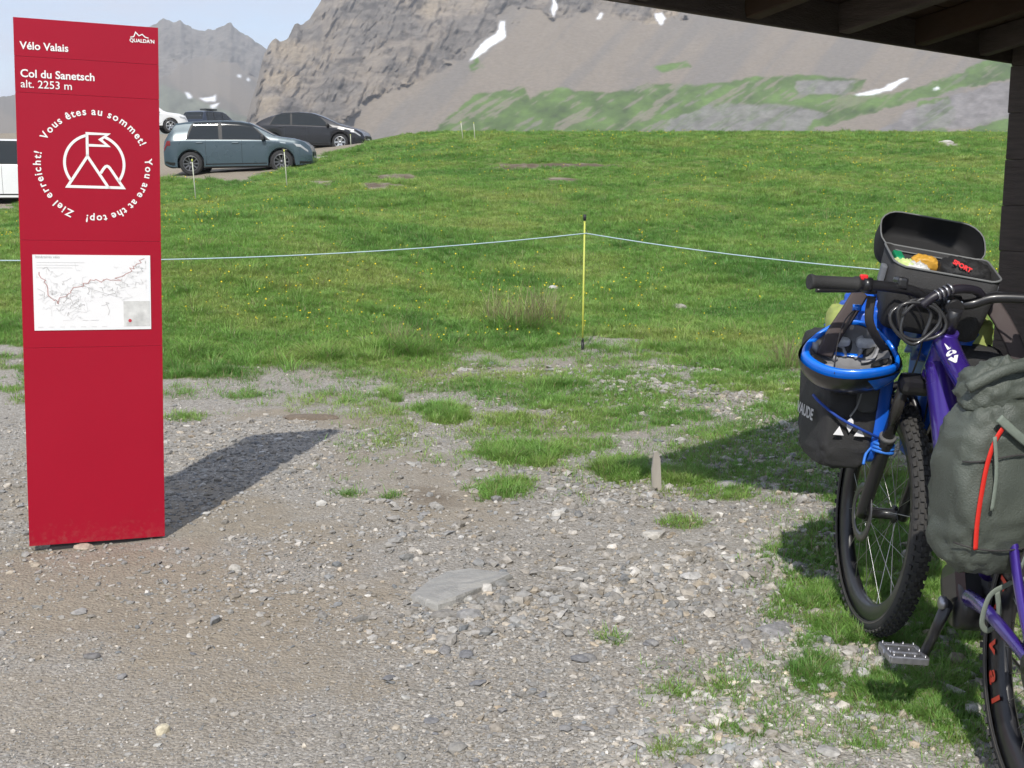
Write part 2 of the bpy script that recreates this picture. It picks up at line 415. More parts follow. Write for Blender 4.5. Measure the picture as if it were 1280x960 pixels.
    mth = N.new('ShaderNodeMath'); mth.operation = 'MULTIPLY'; mth.inputs[1].default_value = .5; L.new(sharpen(attr('thin'), .1, .9, fine.outputs['Fac'], .6), mth.inputs[0])
    c3 = mix(mth.outputs[0], c3, thc.outputs['Color'])
    eac = ramp(noise(25, 6, .7).outputs['Fac'], [(.3, (.085, .062, .042)), (.65, (.16, .125, .088))])
    c3 = mix(sharpen(attr('earth'), .2, .8, fine.outputs['Fac'], .5), c3, eac.outputs['Color'])
    L.new(c3, b.inputs['Base Color']); b.inputs['Roughness'].default_value = .95; b.inputs['Specular IOR Level'].default_value = .2
    bp = N.new('ShaderNodeBump'); bp.inputs['Strength'].default_value = .7; bp.inputs['Distance'].default_value = .012
    ad = N.new('ShaderNodeMath'); ad.operation = 'MULTIPLY_ADD'; L.new(vor.outputs['Distance'], ad.inputs[0]); ad.inputs[1].default_value = -.6; L.new(fine.outputs['Fac'], ad.inputs[2])
    L.new(ad.outputs[0], bp.inputs['Height']); L.new(bp.outputs['Normal'], b.inputs['Normal'])
    return m
ground = link('ground', make_ground(), ground_material()); tag(ground, kind='structure')

# ------------------------------------------------------------------ mountains
def mountain(name, px, py_top, py_foot, r_foot, r_ridge, rows, zones, seed, rough_amp):
    jag = (fbm(px/9, px*0+3, seed=seed, oct=4)-.5)*11; top = py_top
    t = np.linspace(0, 1, rows)
    PX, T = np.meshgrid(px, t, indexing='ij')
    PY = py_foot + (top[:, None]-py_foot)*T + jag[:, None]*T**5
    rf = np.interp(px, *r_foot)[:, None]; rr = np.interp(px, *r_ridge)[:, None]
    rad = rf + (rr-rf)*T**1.12
    col, rock, snow = zones(PX, PY, seed)
    # relief: cliffs are broken by ribs and ledges, scree by shallow runnels
    big = fbm(PX/46+PY/90, PY/60, seed=seed+5, oct=5, gain=.55)
    rib = 1-np.abs(2*fbm(PX/17+PY/33, PY/48-PX/70, seed=seed+9, oct=4, gain=.55)-1)
    run = fbm(PX/12+PY/9, PY/34-PX/40, seed=seed+13, oct=3)
    amp = rough_amp*rock
    disp = amp*((big-.5)*2.2+(rib-.7)*1.5) + (1-rock)*(fbm(PX/70, PY/70, seed=seed+3, oct=3)-.5)*30 + (1-rock)*(run-.5)*3
    rad = rad + disp*sstep(1.0, .9, T)
    u = PX-640; v = 480-PY
    dx, dy, dz = u, F_PX*CP+v*SP, v*CP-F_PX*SP
    h = np.hypot(dx, dy); k = rad/h
    x, y, z = dx*k, dy*k, CAM_H+dz*k
    # back side
    n, m = x.shape
    bx = np.concatenate([x, (x[:, -1:]/rad[:, -1:])*(rad[:, -1:]+160), (x[:, -1:]/rad[:, -1:])*(rad[:, -1:]+420)], 1)
    by = np.concatenate([y, (y[:, -1:]/rad[:, -1:])*(rad[:, -1:]+160), (y[:, -1:]/rad[:, -1:])*(rad[:, -1:]+420)], 1)
    bz = np.concatenate([z, z[:, -1:]*.72, z[:, -1:]*0-15], 1)
    col = np.concatenate([col, col[:, -1:], col[:, -1:]], 1); rk = np.concatenate([rock, rock[:, -1:], rock[:, -1:]], 1)
    sn = np.concatenate([snow, snow[:, -1:]*0, snow[:, -1:]*0], 1)
    m2 = bx.shape[1]; idx = np.arange(n*m2).reshape(n, m2)
    Fc = np.stack([idx[:-1, :-1], idx[1:, :-1], idx[1:, 1:], idx[:-1, 1:]], -1).reshape(-1, 4)
    me = np_mesh(name, np.stack([bx.ravel(), by.ravel(), bz.ravel()], 1), Fc)
    attr_c(me, 'Col', col.reshape(-1, 3)); attr_f(me, 'rock', rk.ravel()); attr_f(me, 'snow', sn.ravel())
    o = link(name, me, MOUNT); return tag(o, kind='structure')
def mountain_material():
    m, nt, b = new_mat('mountain_rock'); N, L = nt.nodes, nt.links
    tc = N.new('ShaderNodeTexCoord')
    a = N.new('ShaderNodeAttribute'); a.attribute_name = 'Col'; rk = N.new('ShaderNodeAttribute'); rk.attribute_name = 'rock'; sn = N.new('ShaderNodeAttribute'); sn.attribute_name = 'snow'
    mp = N.new('ShaderNodeMapping'); mp.inputs['Rotation'].default_value = (.5, .25, .3); mp.inputs['Scale'].default_value = (1, 1, 2.2); L.new(tc.outputs['Object'], mp.inputs['Vector'])
    n1 = N.new('ShaderNodeTexNoise'); n1.inputs['Scale'].default_value = .06; n1.inputs['Detail'].default_value = 9; n1.inputs['Roughness'].default_value = .72; L.new(mp.outputs['Vector'], n1.inputs['Vector'])
    n2 = N.new('ShaderNodeTexNoise'); n2.inputs['Scale'].default_value = .35; n2.inputs['Detail'].default_value = 6; n2.inputs['Roughness'].default_value = .7; L.new(tc.outputs['Object'], n2.inputs['Vector'])
    r1 = N.new('ShaderNodeMapRange'); r1.inputs['From Min'].default_value = .3; r1.inputs['From Max'].default_value = .7; r1.inputs['To Min'].default_value = .58; r1.inputs['To Max'].default_value = 1.36; L.new(n1.outputs['Fac'], r1.inputs['Value'])
    r2 = N.new('ShaderNodeMapRange'); r2.inputs['From Min'].default_value = .25; r2.inputs['From Max'].default_value = .75; r2.inputs['To Min'].default_value = .8; r2.inputs['To Max'].default_value = 1.2; L.new(n2.outputs['Fac'], r2.inputs['Value'])
    mx = N.new('ShaderNodeMix'); L.new(rk.outputs['Fac'], mx.inputs[0]); L.new(r2.outputs['Result'], mx.inputs[2]); L.new(r1.outputs['Result'], mx.inputs[3])
    mu = N.new('ShaderNodeVectorMath'); mu.operation = 'SCALE'; L.new(a.outputs['Color'], mu.inputs[0]); L.new(mx.outputs[0], mu.inputs['Scale'])
    ms = N.new('ShaderNodeMix'); ms.data_type = 'RGBA'; L.new(sn.outputs['Fac'], ms.inputs[0]); L.new(mu.outputs['Vector'], ms.inputs[6]); ms.inputs[7].default_value = (.82, .84, .87, 1)
    L.new(ms.outputs[2], b.inputs['Base Color']); b.inputs['Roughness'].default_value = 1; b.inputs['Specular IOR Level'].default_value = .05
    bp = N.new('ShaderNodeBump'); bp.inputs['Distance'].default_value = 5; L.new(n1.outputs['Fac'], bp.inputs['Height'])
    ml = N.new('ShaderNodeMath'); ml.operation = 'MULTIPLY'; L.new(rk.outputs['Fac'], ml.inputs[0]); ml.inputs[1].default_value = .9; L.new(ml.outputs[0], bp.inputs['Strength'])
    L.new(bp.outputs['Normal'], b.inputs['Normal'])
    return m
MOUNT = mountain_material()
def soft(px, py, poly, jx, jy, k=6):
    """soft polygon membership by averaging jittered tests"""
    acc = 0
    for i in range(k):
        an = i*2.399; rr = 1.6*math.sqrt((i+.5)/k)
        acc = acc + inpoly(px+jx+rr*math.cos(an), py+jy+rr*math.sin(an), poly)
    return acc/k
def zones_right(px, py, seed):
    n1 = fbm(px/26, py/14, seed=seed+31, oct=4)-.5; n2 = fbm(px/9, py/5, seed=seed+37, oct=4)-.5; n3 = fbm(px/60, py/40, seed=seed+41, oct=4)-.5
    rock = soft(px, py, [(270,190),(312,140),(333,40),(400,-20),(420,-300),(1700,-300),(1700,-60),(900,-2),(860,10),(830,26),(790,28),(740,13),(700,22),(660,10),(640,22),(600,58),(560,84),(520,104),(470,118),(430,148),(395,185)], n1*40, n1*26+n2*8)
    base = np.zeros(px.shape+(3,))
    scree = np.array([.215, .184, .148]); scree2 = np.array([.175, .16, .142])
    streak = fbm((px+py*.9)/30, (py-px*.35)/150, seed=seed+51, oct=4)
    base[:] = scree
    base += (scree2-scree)*sstep(.42, .68, streak)[..., None]*.8
    bl = sstep(-.12, .12, n1+n3)
    rc = np.array([.268, .23, .188])*(1-bl)[..., None] + np.array([.192, .172, .15])*bl[..., None]
    rc = rc*(1-.48*sstep(.06, .26, n2+n1*.5))[..., None] + np.array([.07, .05, .02])*sstep(.08, .3, -n3-n1*.5)[..., None]
    base = base*(1-rock[..., None])+rc*rock[..., None]
    st = fbm((px+py*1.6)/9, (py*1.2-px*.55)/34, seed=seed+61, oct=4)     # runnels through the turf
    G = np.zeros(px.shape)
    for poly in ([(535,180),(545,152),(572,141),(600,116),(655,108),(662,125),(640,150),(625,180)],
                 [(600,185),(640,142),(670,117),(700,112),(760,114),(830,103),(870,107),(930,98),(1000,93),(1080,97),(1078,112),(1050,119),(1120,118),(1180,99),(1230,78),(1300,60),(1500,40),(1500,90),(1290,92),(1240,101),(1200,112),(1150,126),(1090,140),(1010,165),(1000,185)],
                 [(1140,170),(1150,130),(1185,120),(1195,140),(1180,170)], [(1185,175),(1230,150),(1300,135),(1500,120),(1500,190),(1200,190)], [(820,85),(860,76),(865,84),(830,92)], [(585,80),(600,72),(604,84),(590,90)]):
        G = np.maximum(G, soft(px, py, poly, n1*16+n2*7, n1*8+n2*4))
    bare = np.zeros(px.shape)
    for poly in ([(815,185),(850,143),(910,129),(960,130),(1000,133),(1032,140),(1012,160),(985,185)], [(992,101),(1068,98),(1060,117),(1000,119)], [(1085,170),(1130,142),(1180,124),(1240,103),(1320,90),(1320,140),(1200,160)]):
        bare = np.maximum(bare, soft(px, py, poly, n1*14+n2*8, n1*8+n2*4))
    G = G*(1-bare*(.88-.5*sstep(.5, .62, st)))
    G = G*(1-.75*sstep(.56, .66, st+np.where(px > 830, -.03, .0)+n1*.25)*np.where(px > 1040, .6, 1))
    gc = np.array([.085, .142, .032])*(1+1.1*n1+.6*n2)[..., None]
    lite = np.array([.26, .245, .22])
    base = base*(1-bare[..., None]*.8)+(np.array([.19, .18, .178])*(1+1.0*n2)[..., None]+.0)*bare[..., None]*.8
    base = base*(1-G[..., None])+gc*G[..., None]
    ss = np.zeros(px.shape)
    for poly in ([(586,77),(598,60),(612,48),(622,42),(625,26),(631,26),(630,34),(632,45),(620,55),(605,65)], [(688,10),(693,-4),(697,8),(692,22)], [(746,24),(751,15),(754,17),(750,25)], [(818,18),(828,16),(832,23),(826,31),(820,25)], [(1066,119),(1100,111),(1130,98),(1137,98),(1115,112),(1085,120)], [(1166,113),(1172,108),(1175,111)]):
        ss = np.maximum(ss, soft(px, py, poly, n2*3, n2*3, 9))
    return np.clip(base, .01, .9), rock*(1-ss), ss
def zones_left(px, py, seed):
    n1 = fbm(px/24, py/18, seed=seed+31, oct=4)-.5; n2 = fbm(px/8, py/6, seed=seed+37, oct=4)-.5
    rock = soft(px, py, [(-400,-50),(420,-50),(420,118),(340,112),(300,84),(262,70),(225,86),(190,100),(-400,140)], n1*44, n1*34+n2*10)
    streak = fbm((px-py*1.3)/34, (py+px*.8)/90, seed=seed+51, oct=4)
    base = np.array([.195, .168, .135])*np.ones(px.shape+(1,)) - np.array([.04, .03, .02])*sstep(.45, .65, streak)[..., None]
    rc = np.array([.2, .182, .158])*(1+.5*n1)[..., None]; rc = rc*(1-.4*sstep(.08, .26, n2+n1*.5))[..., None]
    base = base*(1-rock[..., None])+rc*rock[..., None]
    g = soft(px, py, [(150,112),(205,106),(228,116),(262,131),(310,146),(310,190),(150,190)], n1*10, n1*6)
    base = base*(1-g[..., None])+(np.array([.15, .16, .12])*(1+.9*n2)[..., None])*g[..., None]
    ss = np.zeros(px.shape)
    for poly in ([(231,115),(236,116),(241,122),(235,123)], [(249,123),(266,121),(270,118),(269,127),(257,127)], [(263,133),(275,128),(272,133),(266,136)], [(297,94),(301,93),(301,97),(298,97)], [(308,98),(311,97),(312,101),(309,101)]):
        ss = np.maximum(ss, soft(px, py, poly, n2*2, n2*2, 9))
    return np.clip(base, .01, .9), rock*(1-ss), ss
_pxr = np.concatenate([np.arange(285, 1290, 1.7), np.arange(1292, 1700, 10)])
mountain('mountain', _pxr, np.interp(_pxr, [285,300,312,322,330,336,345,360,368,378,388,402,420,500,700,900,1280,1700], [215,176,136,98,66,56,50,47,33,30,22,0,-25,-90,-130,-110,-60,20]),
         196, ([285, 400, 1280, 1700], [560, 620, 620, 600]), ([285, 333, 420, 600, 900, 1280, 1700], [700, 900, 1000, 1100, 1150, 1080, 1000]), 250, zones_right, 100, 20)
_pxl = np.concatenate([np.arange(-420, -10, 12), np.arange(-10, 430, 1.8)])
mountain('mountain', _pxl, np.interp(_pxl, [-420,-100,0,30,80,120,160,190,205,225,240,262,272,288,300,315,333,350,430], [150,128,122,112,84,60,40,30,24,27,34,37,31,32,40,50,63,78,130]),
         200, ([-420, 430], [700, 900]), ([-420, 0, 200, 430], [1500, 1700, 2100, 2000]), 170, zones_left, 300, 38)

# ------------------------------------------------------------------ the air
hz = MB().box((0, 1150, 190), (3600, 3400, 440)).build('haze', None)
tag(hz, 'thin pale blue summer haze over the pass', 'haze', kind='stuff')
hm = bpy.data.materials.new('haze_air'); hm.use_nodes = True; hn = hm.node_tree
for n in list(hn.nodes): hn.nodes.remove(n)
ho = hn.nodes.new('ShaderNodeOutputMaterial'); hv = hn.nodes.new('ShaderNodeVolumePrincipled')
hv.inputs['Color'].default_value = (.84, .88, .95, 1); hv.inputs['Density'].default_value = 0.00029; hv.inputs['Anisotropy'].default_value = 0.0
hn.links.new(hv.outputs[0], ho.inputs['Volume']); hz.data.materials.append(hm)
# ------------------------------------------------------------------ grass, flowers, gravel
def blade_clump(name, nb, hgt, spread, width, lean, seed, dry=0.0, m=None):
    rr = np.random.default_rng(seed); V = []; Fc = []; C = []
    for i in range(nb):
        a = rr.uniform(0, 2*math.pi); rad = spread*math.sqrt(rr.uniform()); x0, y0 = rad*math.cos(a), rad*math.sin(a)
        h = hgt*rr.uniform(.45, 1.1); w = width*rr.uniform(.6, 1.2)
        d = a+rr.normal(0, .7); ln = lean*h*rr.uniform(.3, 1.4); dx, dy = math.cos(d), math.sin(d)
        sx, sy = -dy, dx; o = len(V)
        for t, ww in ((0, 1), (.45, .85), (.8, .5), (1, 0)):
            bx, by, bz = x0+dx*ln*t*t, y0+dy*ln*t*t, h*(t-.12*t*t*lean)
            if ww > 0: V += [(bx-sx*w*ww, by-sy*w*ww, bz), (bx+sx*w*ww, by+sy*w*ww, bz)]
            else: V.append((bx, by, bz))
        Fc += [(o, o+1, o+3, o+2), (o+2, o+3, o+5, o+4), (o+4, o+5, o+6)]
        c = rr.uniform(); C += [c if rr.uniform() > dry else 2.0]*7
    me = bpy.data.meshes.new(name); me.from_pydata(V, [], Fc); me.update()
    attr_f(me, 'tint', C)
    if m: me.materials.append(m)
    return bpy.data.objects.new(name, me)
def grass_material():
    m, nt, b = new_mat('grass_blades'); N, L = nt.nodes, nt.links
    ge = N.new('ShaderNodeNewGeometry')
    n1 = N.new('ShaderNodeTexNoise'); n1.inputs['Scale'].default_value = .55; n1.inputs['Detail'].default_value = 6; n1.inputs['Roughness'].default_value = .65
    L.new(ge.outputs['Position'], n1.inputs['Vector'])
    cr = N.new('ShaderNodeValToRGB'); e = cr.color_ramp.elements
    e[0].position = .37; e[0].color = (.13, .285, .06, 1); e[1].position = .64; e[1].color = (.35, .435, .12, 1)
    k = e.new(.5); k.color = (.215, .385, .082, 1)
    L.new(n1.outputs['Fac'], cr.inputs['Fac'])
    ti = N.new('ShaderNodeAttribute'); ti.attribute_name = 'tint'
    oi = N.new('ShaderNodeObjectInfo')
    ad = N.new('ShaderNodeMath'); ad.operation = 'ADD'; L.new(ti.outputs['Fac'], ad.inputs[0]); L.new(oi.outputs['Random'], ad.inputs[1])
    mr = N.new('ShaderNodeMapRange'); mr.inputs['From Max'].default_value = 2; mr.inputs['To Min'].default_value = .62; mr.inputs['To Max'].default_value = 1.45; L.new(ad.outputs[0], mr.inputs['Value'])
    sc = N.new('ShaderNodeVectorMath'); sc.operation = 'SCALE'; L.new(cr.outputs['Color'], sc.inputs[0]); L.new(mr.outputs['Result'], sc.inputs['Scale'])
    dr = N.new('ShaderNodeMath'); dr.operation = 'GREATER_THAN'; dr.inputs[1].default_value = 1.5; L.new(ti.outputs['Fac'], dr.inputs[0])
    mx = N.new('ShaderNodeMix'); mx.data_type = 'RGBA'; L.new(dr.outputs[0], mx.inputs[0]); L.new(sc.outputs['Vector'], mx.inputs[6]); mx.inputs[7].default_value = (.3, .26, .14, 1)
    di = N.new('ShaderNodeBsdfDiffuse'); tr = N.new('ShaderNodeBsdfTranslucent'); ms = N.new('ShaderNodeMixShader'); ms.inputs[0].default_value = .42
    gl = N.new('ShaderNodeBsdfGlossy'); gl.inputs['Roughness'].default_value = .45; gl.inputs['Color'].default_value = (.6, .7, .6, 1); m2 = N.new('ShaderNodeMixShader'); m2.inputs[0].default_value = .04
    L.new(mx.outputs[2], di.inputs['Color']); L.new(mx.outputs[2], tr.inputs['Color'])
    L.new(di.outputs[0], ms.inputs[1]); L.new(tr.outputs[0], ms.inputs[2]); L.new(ms.outputs[0], m2.inputs[1]); L.new(gl.outputs[0], m2.inputs[2])
    N.remove(b); out = [n for n in N if n.type == 'OUTPUT_MATERIAL'][0]; L.new(m2.outputs[0], out.inputs['Surface'])
    return m
GRASS = grass_material()
def scatter(name, protos, P, rot, scl, var):
    """one stuff object: point mesh + geometry nodes that set a clump on every point"""
    me = bpy.data.meshes.new(name); me.vertices.add(len(P)); me.vertices.foreach_set('co', np.asarray(P, np.float32).ravel()); me.update()
    attr_v(me, 'rot', rot); attr_v(me, 'scl', scl)
    a = me.attributes.new('variant', 'INT', 'POINT'); a.data.foreach_set('value', np.asarray(var, np.int32))
    o = bpy.data.objects.new(name, me); COL.objects.link(o)
    ng = bpy.data.node_groups.new(name+'_nodes', 'GeometryNodeTree')
    ng.interface.new_socket('Geometry', in_out='INPUT', socket_type='NodeSocketGeometry'); ng.interface.new_socket('Geometry', in_out='OUTPUT', socket_type='NodeSocketGeometry')
    N, L = ng.nodes, ng.links; gi = N.new('NodeGroupInput'); go = N.new('NodeGroupOutput'); jo = N.new('GeometryNodeJoinGeometry')
    def na(n, t):
        x = N.new('GeometryNodeInputNamedAttribute'); x.data_type = t; x.inputs['Name'].default_value = n; return x.outputs['Attribute']
    ar, as_, av = na('rot', 'FLOAT_VECTOR'), na('scl', 'FLOAT_VECTOR'), na('variant', 'INT')
    for k, pr in enumerate(protos):
        oi = N.new('GeometryNodeObjectInfo'); oi.inputs['Object'].default_value = pr; oi.inputs['As Instance'].default_value = True
        cmp_ = N.new('FunctionNodeCompare'); cmp_.data_type = 'INT'; cmp_.operation = 'EQUAL'; L.new(av, cmp_.inputs[2]); cmp_.inputs[3].default_value = k
        ip = N.new('GeometryNodeInstanceOnPoints'); L.new(gi.outputs[0], ip.inputs['Points']); L.new(cmp_.outputs['Result'], ip.inputs['Selection'])
        L.new(oi.outputs['Geometry'], ip.inputs['Instance']); L.new(ar, ip.inputs['Rotation']); L.new(as_, ip.inputs['Scale'])
        L.new(ip.outputs[0], jo.inputs[0])
    L.new(jo.outputs[0], go.inputs[0])
    md = o.modifiers.new('scatter', 'NODES'); md.node_group = ng
    return o
def sample_area(n_try, y0, y1, half=0.5, power=1.0):
    """random ground points in the wedge the camera sees, denser near the camera"""
    r = RNG.uniform(0, 1, n_try); y = y0*(y1/y0)**(r**power); x = RNG.uniform(-half, half, n_try)*y
    return x, y
def make_grass():
    protos = [blade_clump('grass_clump', 34, .055, .055, .0022, .7, 101+i, dry=.06, m=GRASS) for i in range(4)]
    protos += [blade_clump('grass_clump', 60, .11, .06, .0026, .8, 201+i, dry=.08, m=GRASS) for i in range(3)]
    P, S, V = [], [], []
    # log-uniform in distance keeps the number of clumps per picture area even
    x, y = sample_area(195000, 2.6, 48, .6)
    z = gz_arr(x, y); g = grass_density(x, y, z)
    hole = sstep(.36, .5, fbm(x*3.1, y*3.1, seed=67, oct=4)); keep = RNG.uniform(0, 1, len(x)) < g**2.1*np.where(y < 9.5, .25+.75*hole, 1)
    x, y, z, g = x[keep], y[keep], z[keep], g[keep]
    patch = fbm(x*.8, y*.8, seed=61, oct=4); tall = (patch > .56) & (RNG.uniform(0, 1, len(x)) < .22)
    near = y < 8.5
    var = np.where(tall | (near & (RNG.uniform(0, 1, len(x)) < .35)), RNG.integers(4, 7, len(x)), RNG.integers(0, 4, len(x)))
    s = (0.75+.5*RNG.uniform(0, 1, len(x)))*np.interp(y, [2, 8, 15, 30, 48], [.36, .62, 1.0, 1.5, 2.1])*(.3+.7*np.clip(g, 0, 1)**1.5)
    hz_ = np.interp(y, [2, 10, 20, 48], [1, 1.0, .85, .6])
    rot = np.stack([RNG.normal(0, .12, len(x)), RNG.normal(0, .12, len(x)), RNG.uniform(0, 6.28, len(x))], 1)
    o = scatter('meadow_grass', protos, np.stack([x, y, z-.004], 1), rot, np.stack([s, s, s*hz_], 1), var)
    tag(o, 'short green alpine turf covering the meadow', 'grass', kind='stuff')
    # thin grass creeping out over the gravel
    sp_ = [blade_clump('grass_sprig', 9, .035, .035, .0017, .9, 401+i, dry=.25, m=GRASS) for i in range(3)]
    x, y = sample_area(145000, 2.6, 12.5, .58); z = gz_arr(x, y); px, py = project(x, y, z)
    gg = grass_density(x, y, z); zone = thin_zone(x, y, px, py)
    k = RNG.uniform(0, 1, len(x)) < np.maximum(zone*.9, .75*sstep(.02, .35, gg))
    x, y, z = x[k], y[k], z[k]; s = RNG.uniform(.5, 1.25, len(x))*np.interp(y, [2.6, 5, 12], [.6, .95, 1.3])
    o = scatter('sparse_grass', sp_, np.stack([x, y, z-.003], 1), np.stack([RNG.normal(0, .2, len(x)), RNG.normal(0, .2, len(x)), RNG.uniform(0, 6.28, len(x))], 1), np.repeat(s[:, None], 3, 1), RNG.integers(0, 3, len(x)))
    tag(o, 'thin short grass creeping over the gravel', 'grass', kind='stuff')
    # longer tussocks where the photograph shows them
    tp = [blade_clump('grass_tussock', 70, .2, .085, .0026, 1.0, 301+i, dry=.12, m=GRASS) for i in range(3)]
    tp.append(blade_clump('grass_tussock', 80, .36, .09, .002, .55, 311, dry=.75, m=GRASS))
    X = []
    for px, py, n, spx, sc, dryv in ((490,440,10,44,1.05,0),(535,446,5,30,.85,0),(450,448,4,30,.8,0),(500,436,3,30,.9,1),(395,450,5,22,.95,0),(650,416,9,34,1.15,0),(640,412,6,24,1.35,1),(672,408,4,18,1.25,1),(480,497,3,14,.55,0),(555,522,5,22,.6,0),(652,572,8,30,.55,0),(690,486,4,18,.7,0),
                                     (770,592,4,16,.6,0),(855,602,5,20,.5,0),(625,615,4,22,.4,0),(905,420,5,40,.8,0),(860,440,5,30,.7,0),(955,465,6,26,.8,0),(985,455,4,14,.8,1),(780,440,3,20,.7,0),(300,455,5,60,.8,0),(240,440,4,25,.8,0),
                                     (610,455,4,20,.6,0),(640,432,3,20,.7,0),(1020,755,6,22,.32,0),(1075,805,8,36,.4,0),(1140,870,8,45,.36,0),(1018,848,4,12,.35,0),(1120,740,6,30,.4,0),(1180,850,8,30,.4,0),(1175,770,8,30,.45,0),(1200,720,6,30,.5,0),(1100,680,5,30,.45,0),(1085,600,4,25,.5,1)):
        for i in range(n):
            h = ground_hit(px+random.gauss(0, spx*.55), py+random.gauss(0, 3.5)); X.append((h.x, h.y, h.z-.006, sc*random.uniform(.7, 1.25), 3 if dryv and random.random() < .7 else random.randrange(3)))
    for i in range(260):       # scattered up the slope
        px = random.uniform(-20, 1300); py = random.uniform(215, 450); h = ground_hit(px, py)
        if grass_density(np.array([h.x]), np.array([h.y]), np.array([h.z]))[0] > .6: X.append((h.x, h.y, h.z-.01, random.uniform(.4, .85)*(1+h.y/40), random.randrange(3)))
    X = np.array(X); rz = RNG.uniform(0, 6.28, len(X))
    o = scatter('tussock_grass', tp, X[:, :3], np.stack([rz*0, rz*0, rz], 1), np.repeat(X[:, 3:4], 3, 1)*np.array([1, 1, .8]), X[:, 4])
    tag(o, 'longer tufts of grass at the edge of the gravel', 'grass', kind='stuff')
    # buttercups
    fm = mat('buttercup', (.75, .62, .03), .5, var=.1)
    fl = []
    for i in range(2):
        b = MB(); b.lathe([(0, .02), (.006, .0215), (.0085, .026)], segs=6, smooth=False); b.tube([(0, 0, -.02), (0, 0, .02)], .0008, 3, caps=False)
        me = b.mesh('buttercup_flower'); me.materials.append(fm); fl.append(bpy.data.objects.new('buttercup_flower', me))
    x, y = sample_area(5000, 9.5, 46, .58); z = gz_arr(x, y); g = grass_density(x, y, z); cl = fbm(x*.45, y*.45, seed=71, oct=3)
    px, py = project(x, y, z)
    p = sstep(.46, .64, cl)*.8+.12+.9*np.exp(-((px-765)/55)**2-((py-172)/8)**2)+.5*np.exp(-((px-1100)/120)**2-((py-250)/50)**2)
    k = (RNG.uniform(0, 1, len(x)) < p) & (g > .6); x, y, z = x[k], y[k], z[k]
    s = RNG.uniform(.7, 1.3, len(x))*np.interp(y, [9, 46], [.72, 1.8])
    o = scatter('buttercup_flowers', fl, np.stack([x, y, z+.055+.03*RNG.uniform(0, 1, len(x))], 1), np.stack([RNG.normal(.5, .3, len(x)), x*0, RNG.normal(0, .6, len(x))], 1), np.repeat(s[:, None], 3, 1), RNG.integers(0, 2, len(x)))
    tag(o, 'tiny yellow flowers dotted over the meadow', 'flowers', kind='stuff')
make_grass()

def ico(sub):
    bm = bmesh.new(); bmesh.ops.create_icosphere(bm, subdivisions=sub, radius=1.0); bm.verts.index_update()
    V = np.array([v.co[:] for v in bm.verts]); Fc = np.array([[v.index for v in f.verts] for f in bm.faces]); bm.free(); return V, Fc
ICO1, ICO2 = ico(1), ico(2)
def stone_material():
    m, nt, b = new_mat('loose_stone'); N, L = nt.nodes, nt.links
    a = N.new('ShaderNodeAttribute'); a.attribute_name = 'Col'; ge = N.new('ShaderNodeNewGeometry')
    n = N.new('ShaderNodeTexNoise'); n.inputs['Scale'].default_value = 70; n.inputs['Detail'].default_value = 6; L.new(ge.outputs['Position'], n.inputs['Vector'])
    mr = N.new('ShaderNodeMapRange'); mr.inputs['From Min'].default_value = .3; mr.inputs['From Max'].default_value = .7; mr.inputs['To Min'].default_value = .72; mr.inputs['To Max'].default_value = 1.22; L.new(n.outputs['Fac'], mr.inputs['Value'])
    sc = N.new('ShaderNodeVectorMath'); sc.operation = 'SCALE'; L.new(a.outputs['Color'], sc.inputs[0]); L.new(mr.outputs['Result'], sc.inputs['Scale'])
    L.new(sc.outputs['Vector'], b.inputs['Base Color']); b.inputs['Roughness'].default_value = .85; b.inputs['Specular IOR Level'].default_value = .3
    bp = N.new('ShaderNodeBump'); bp.inputs['Strength'].default_value = .4; bp.inputs['Distance'].default_value = .004; L.new(n.outputs['Fac'], bp.inputs['Height']); L.new(bp.outputs['Normal'], b.inputs['Normal'])
    return m
STONE = stone_material()
def stone_colour(n, pale=0.0):
    t = RNG.uniform(0, 1, n); v = np.interp(t, [0, .25, .6, .85, .96, 1], [.175, .215, .26, .315, .39, .50])*(1+.25*pale)
    w = RNG.normal(0, .012, n); return np.stack([v*(1.03)+w, v*.98+w*.4, v*.895-w*.3], 1).clip(.04, .75)
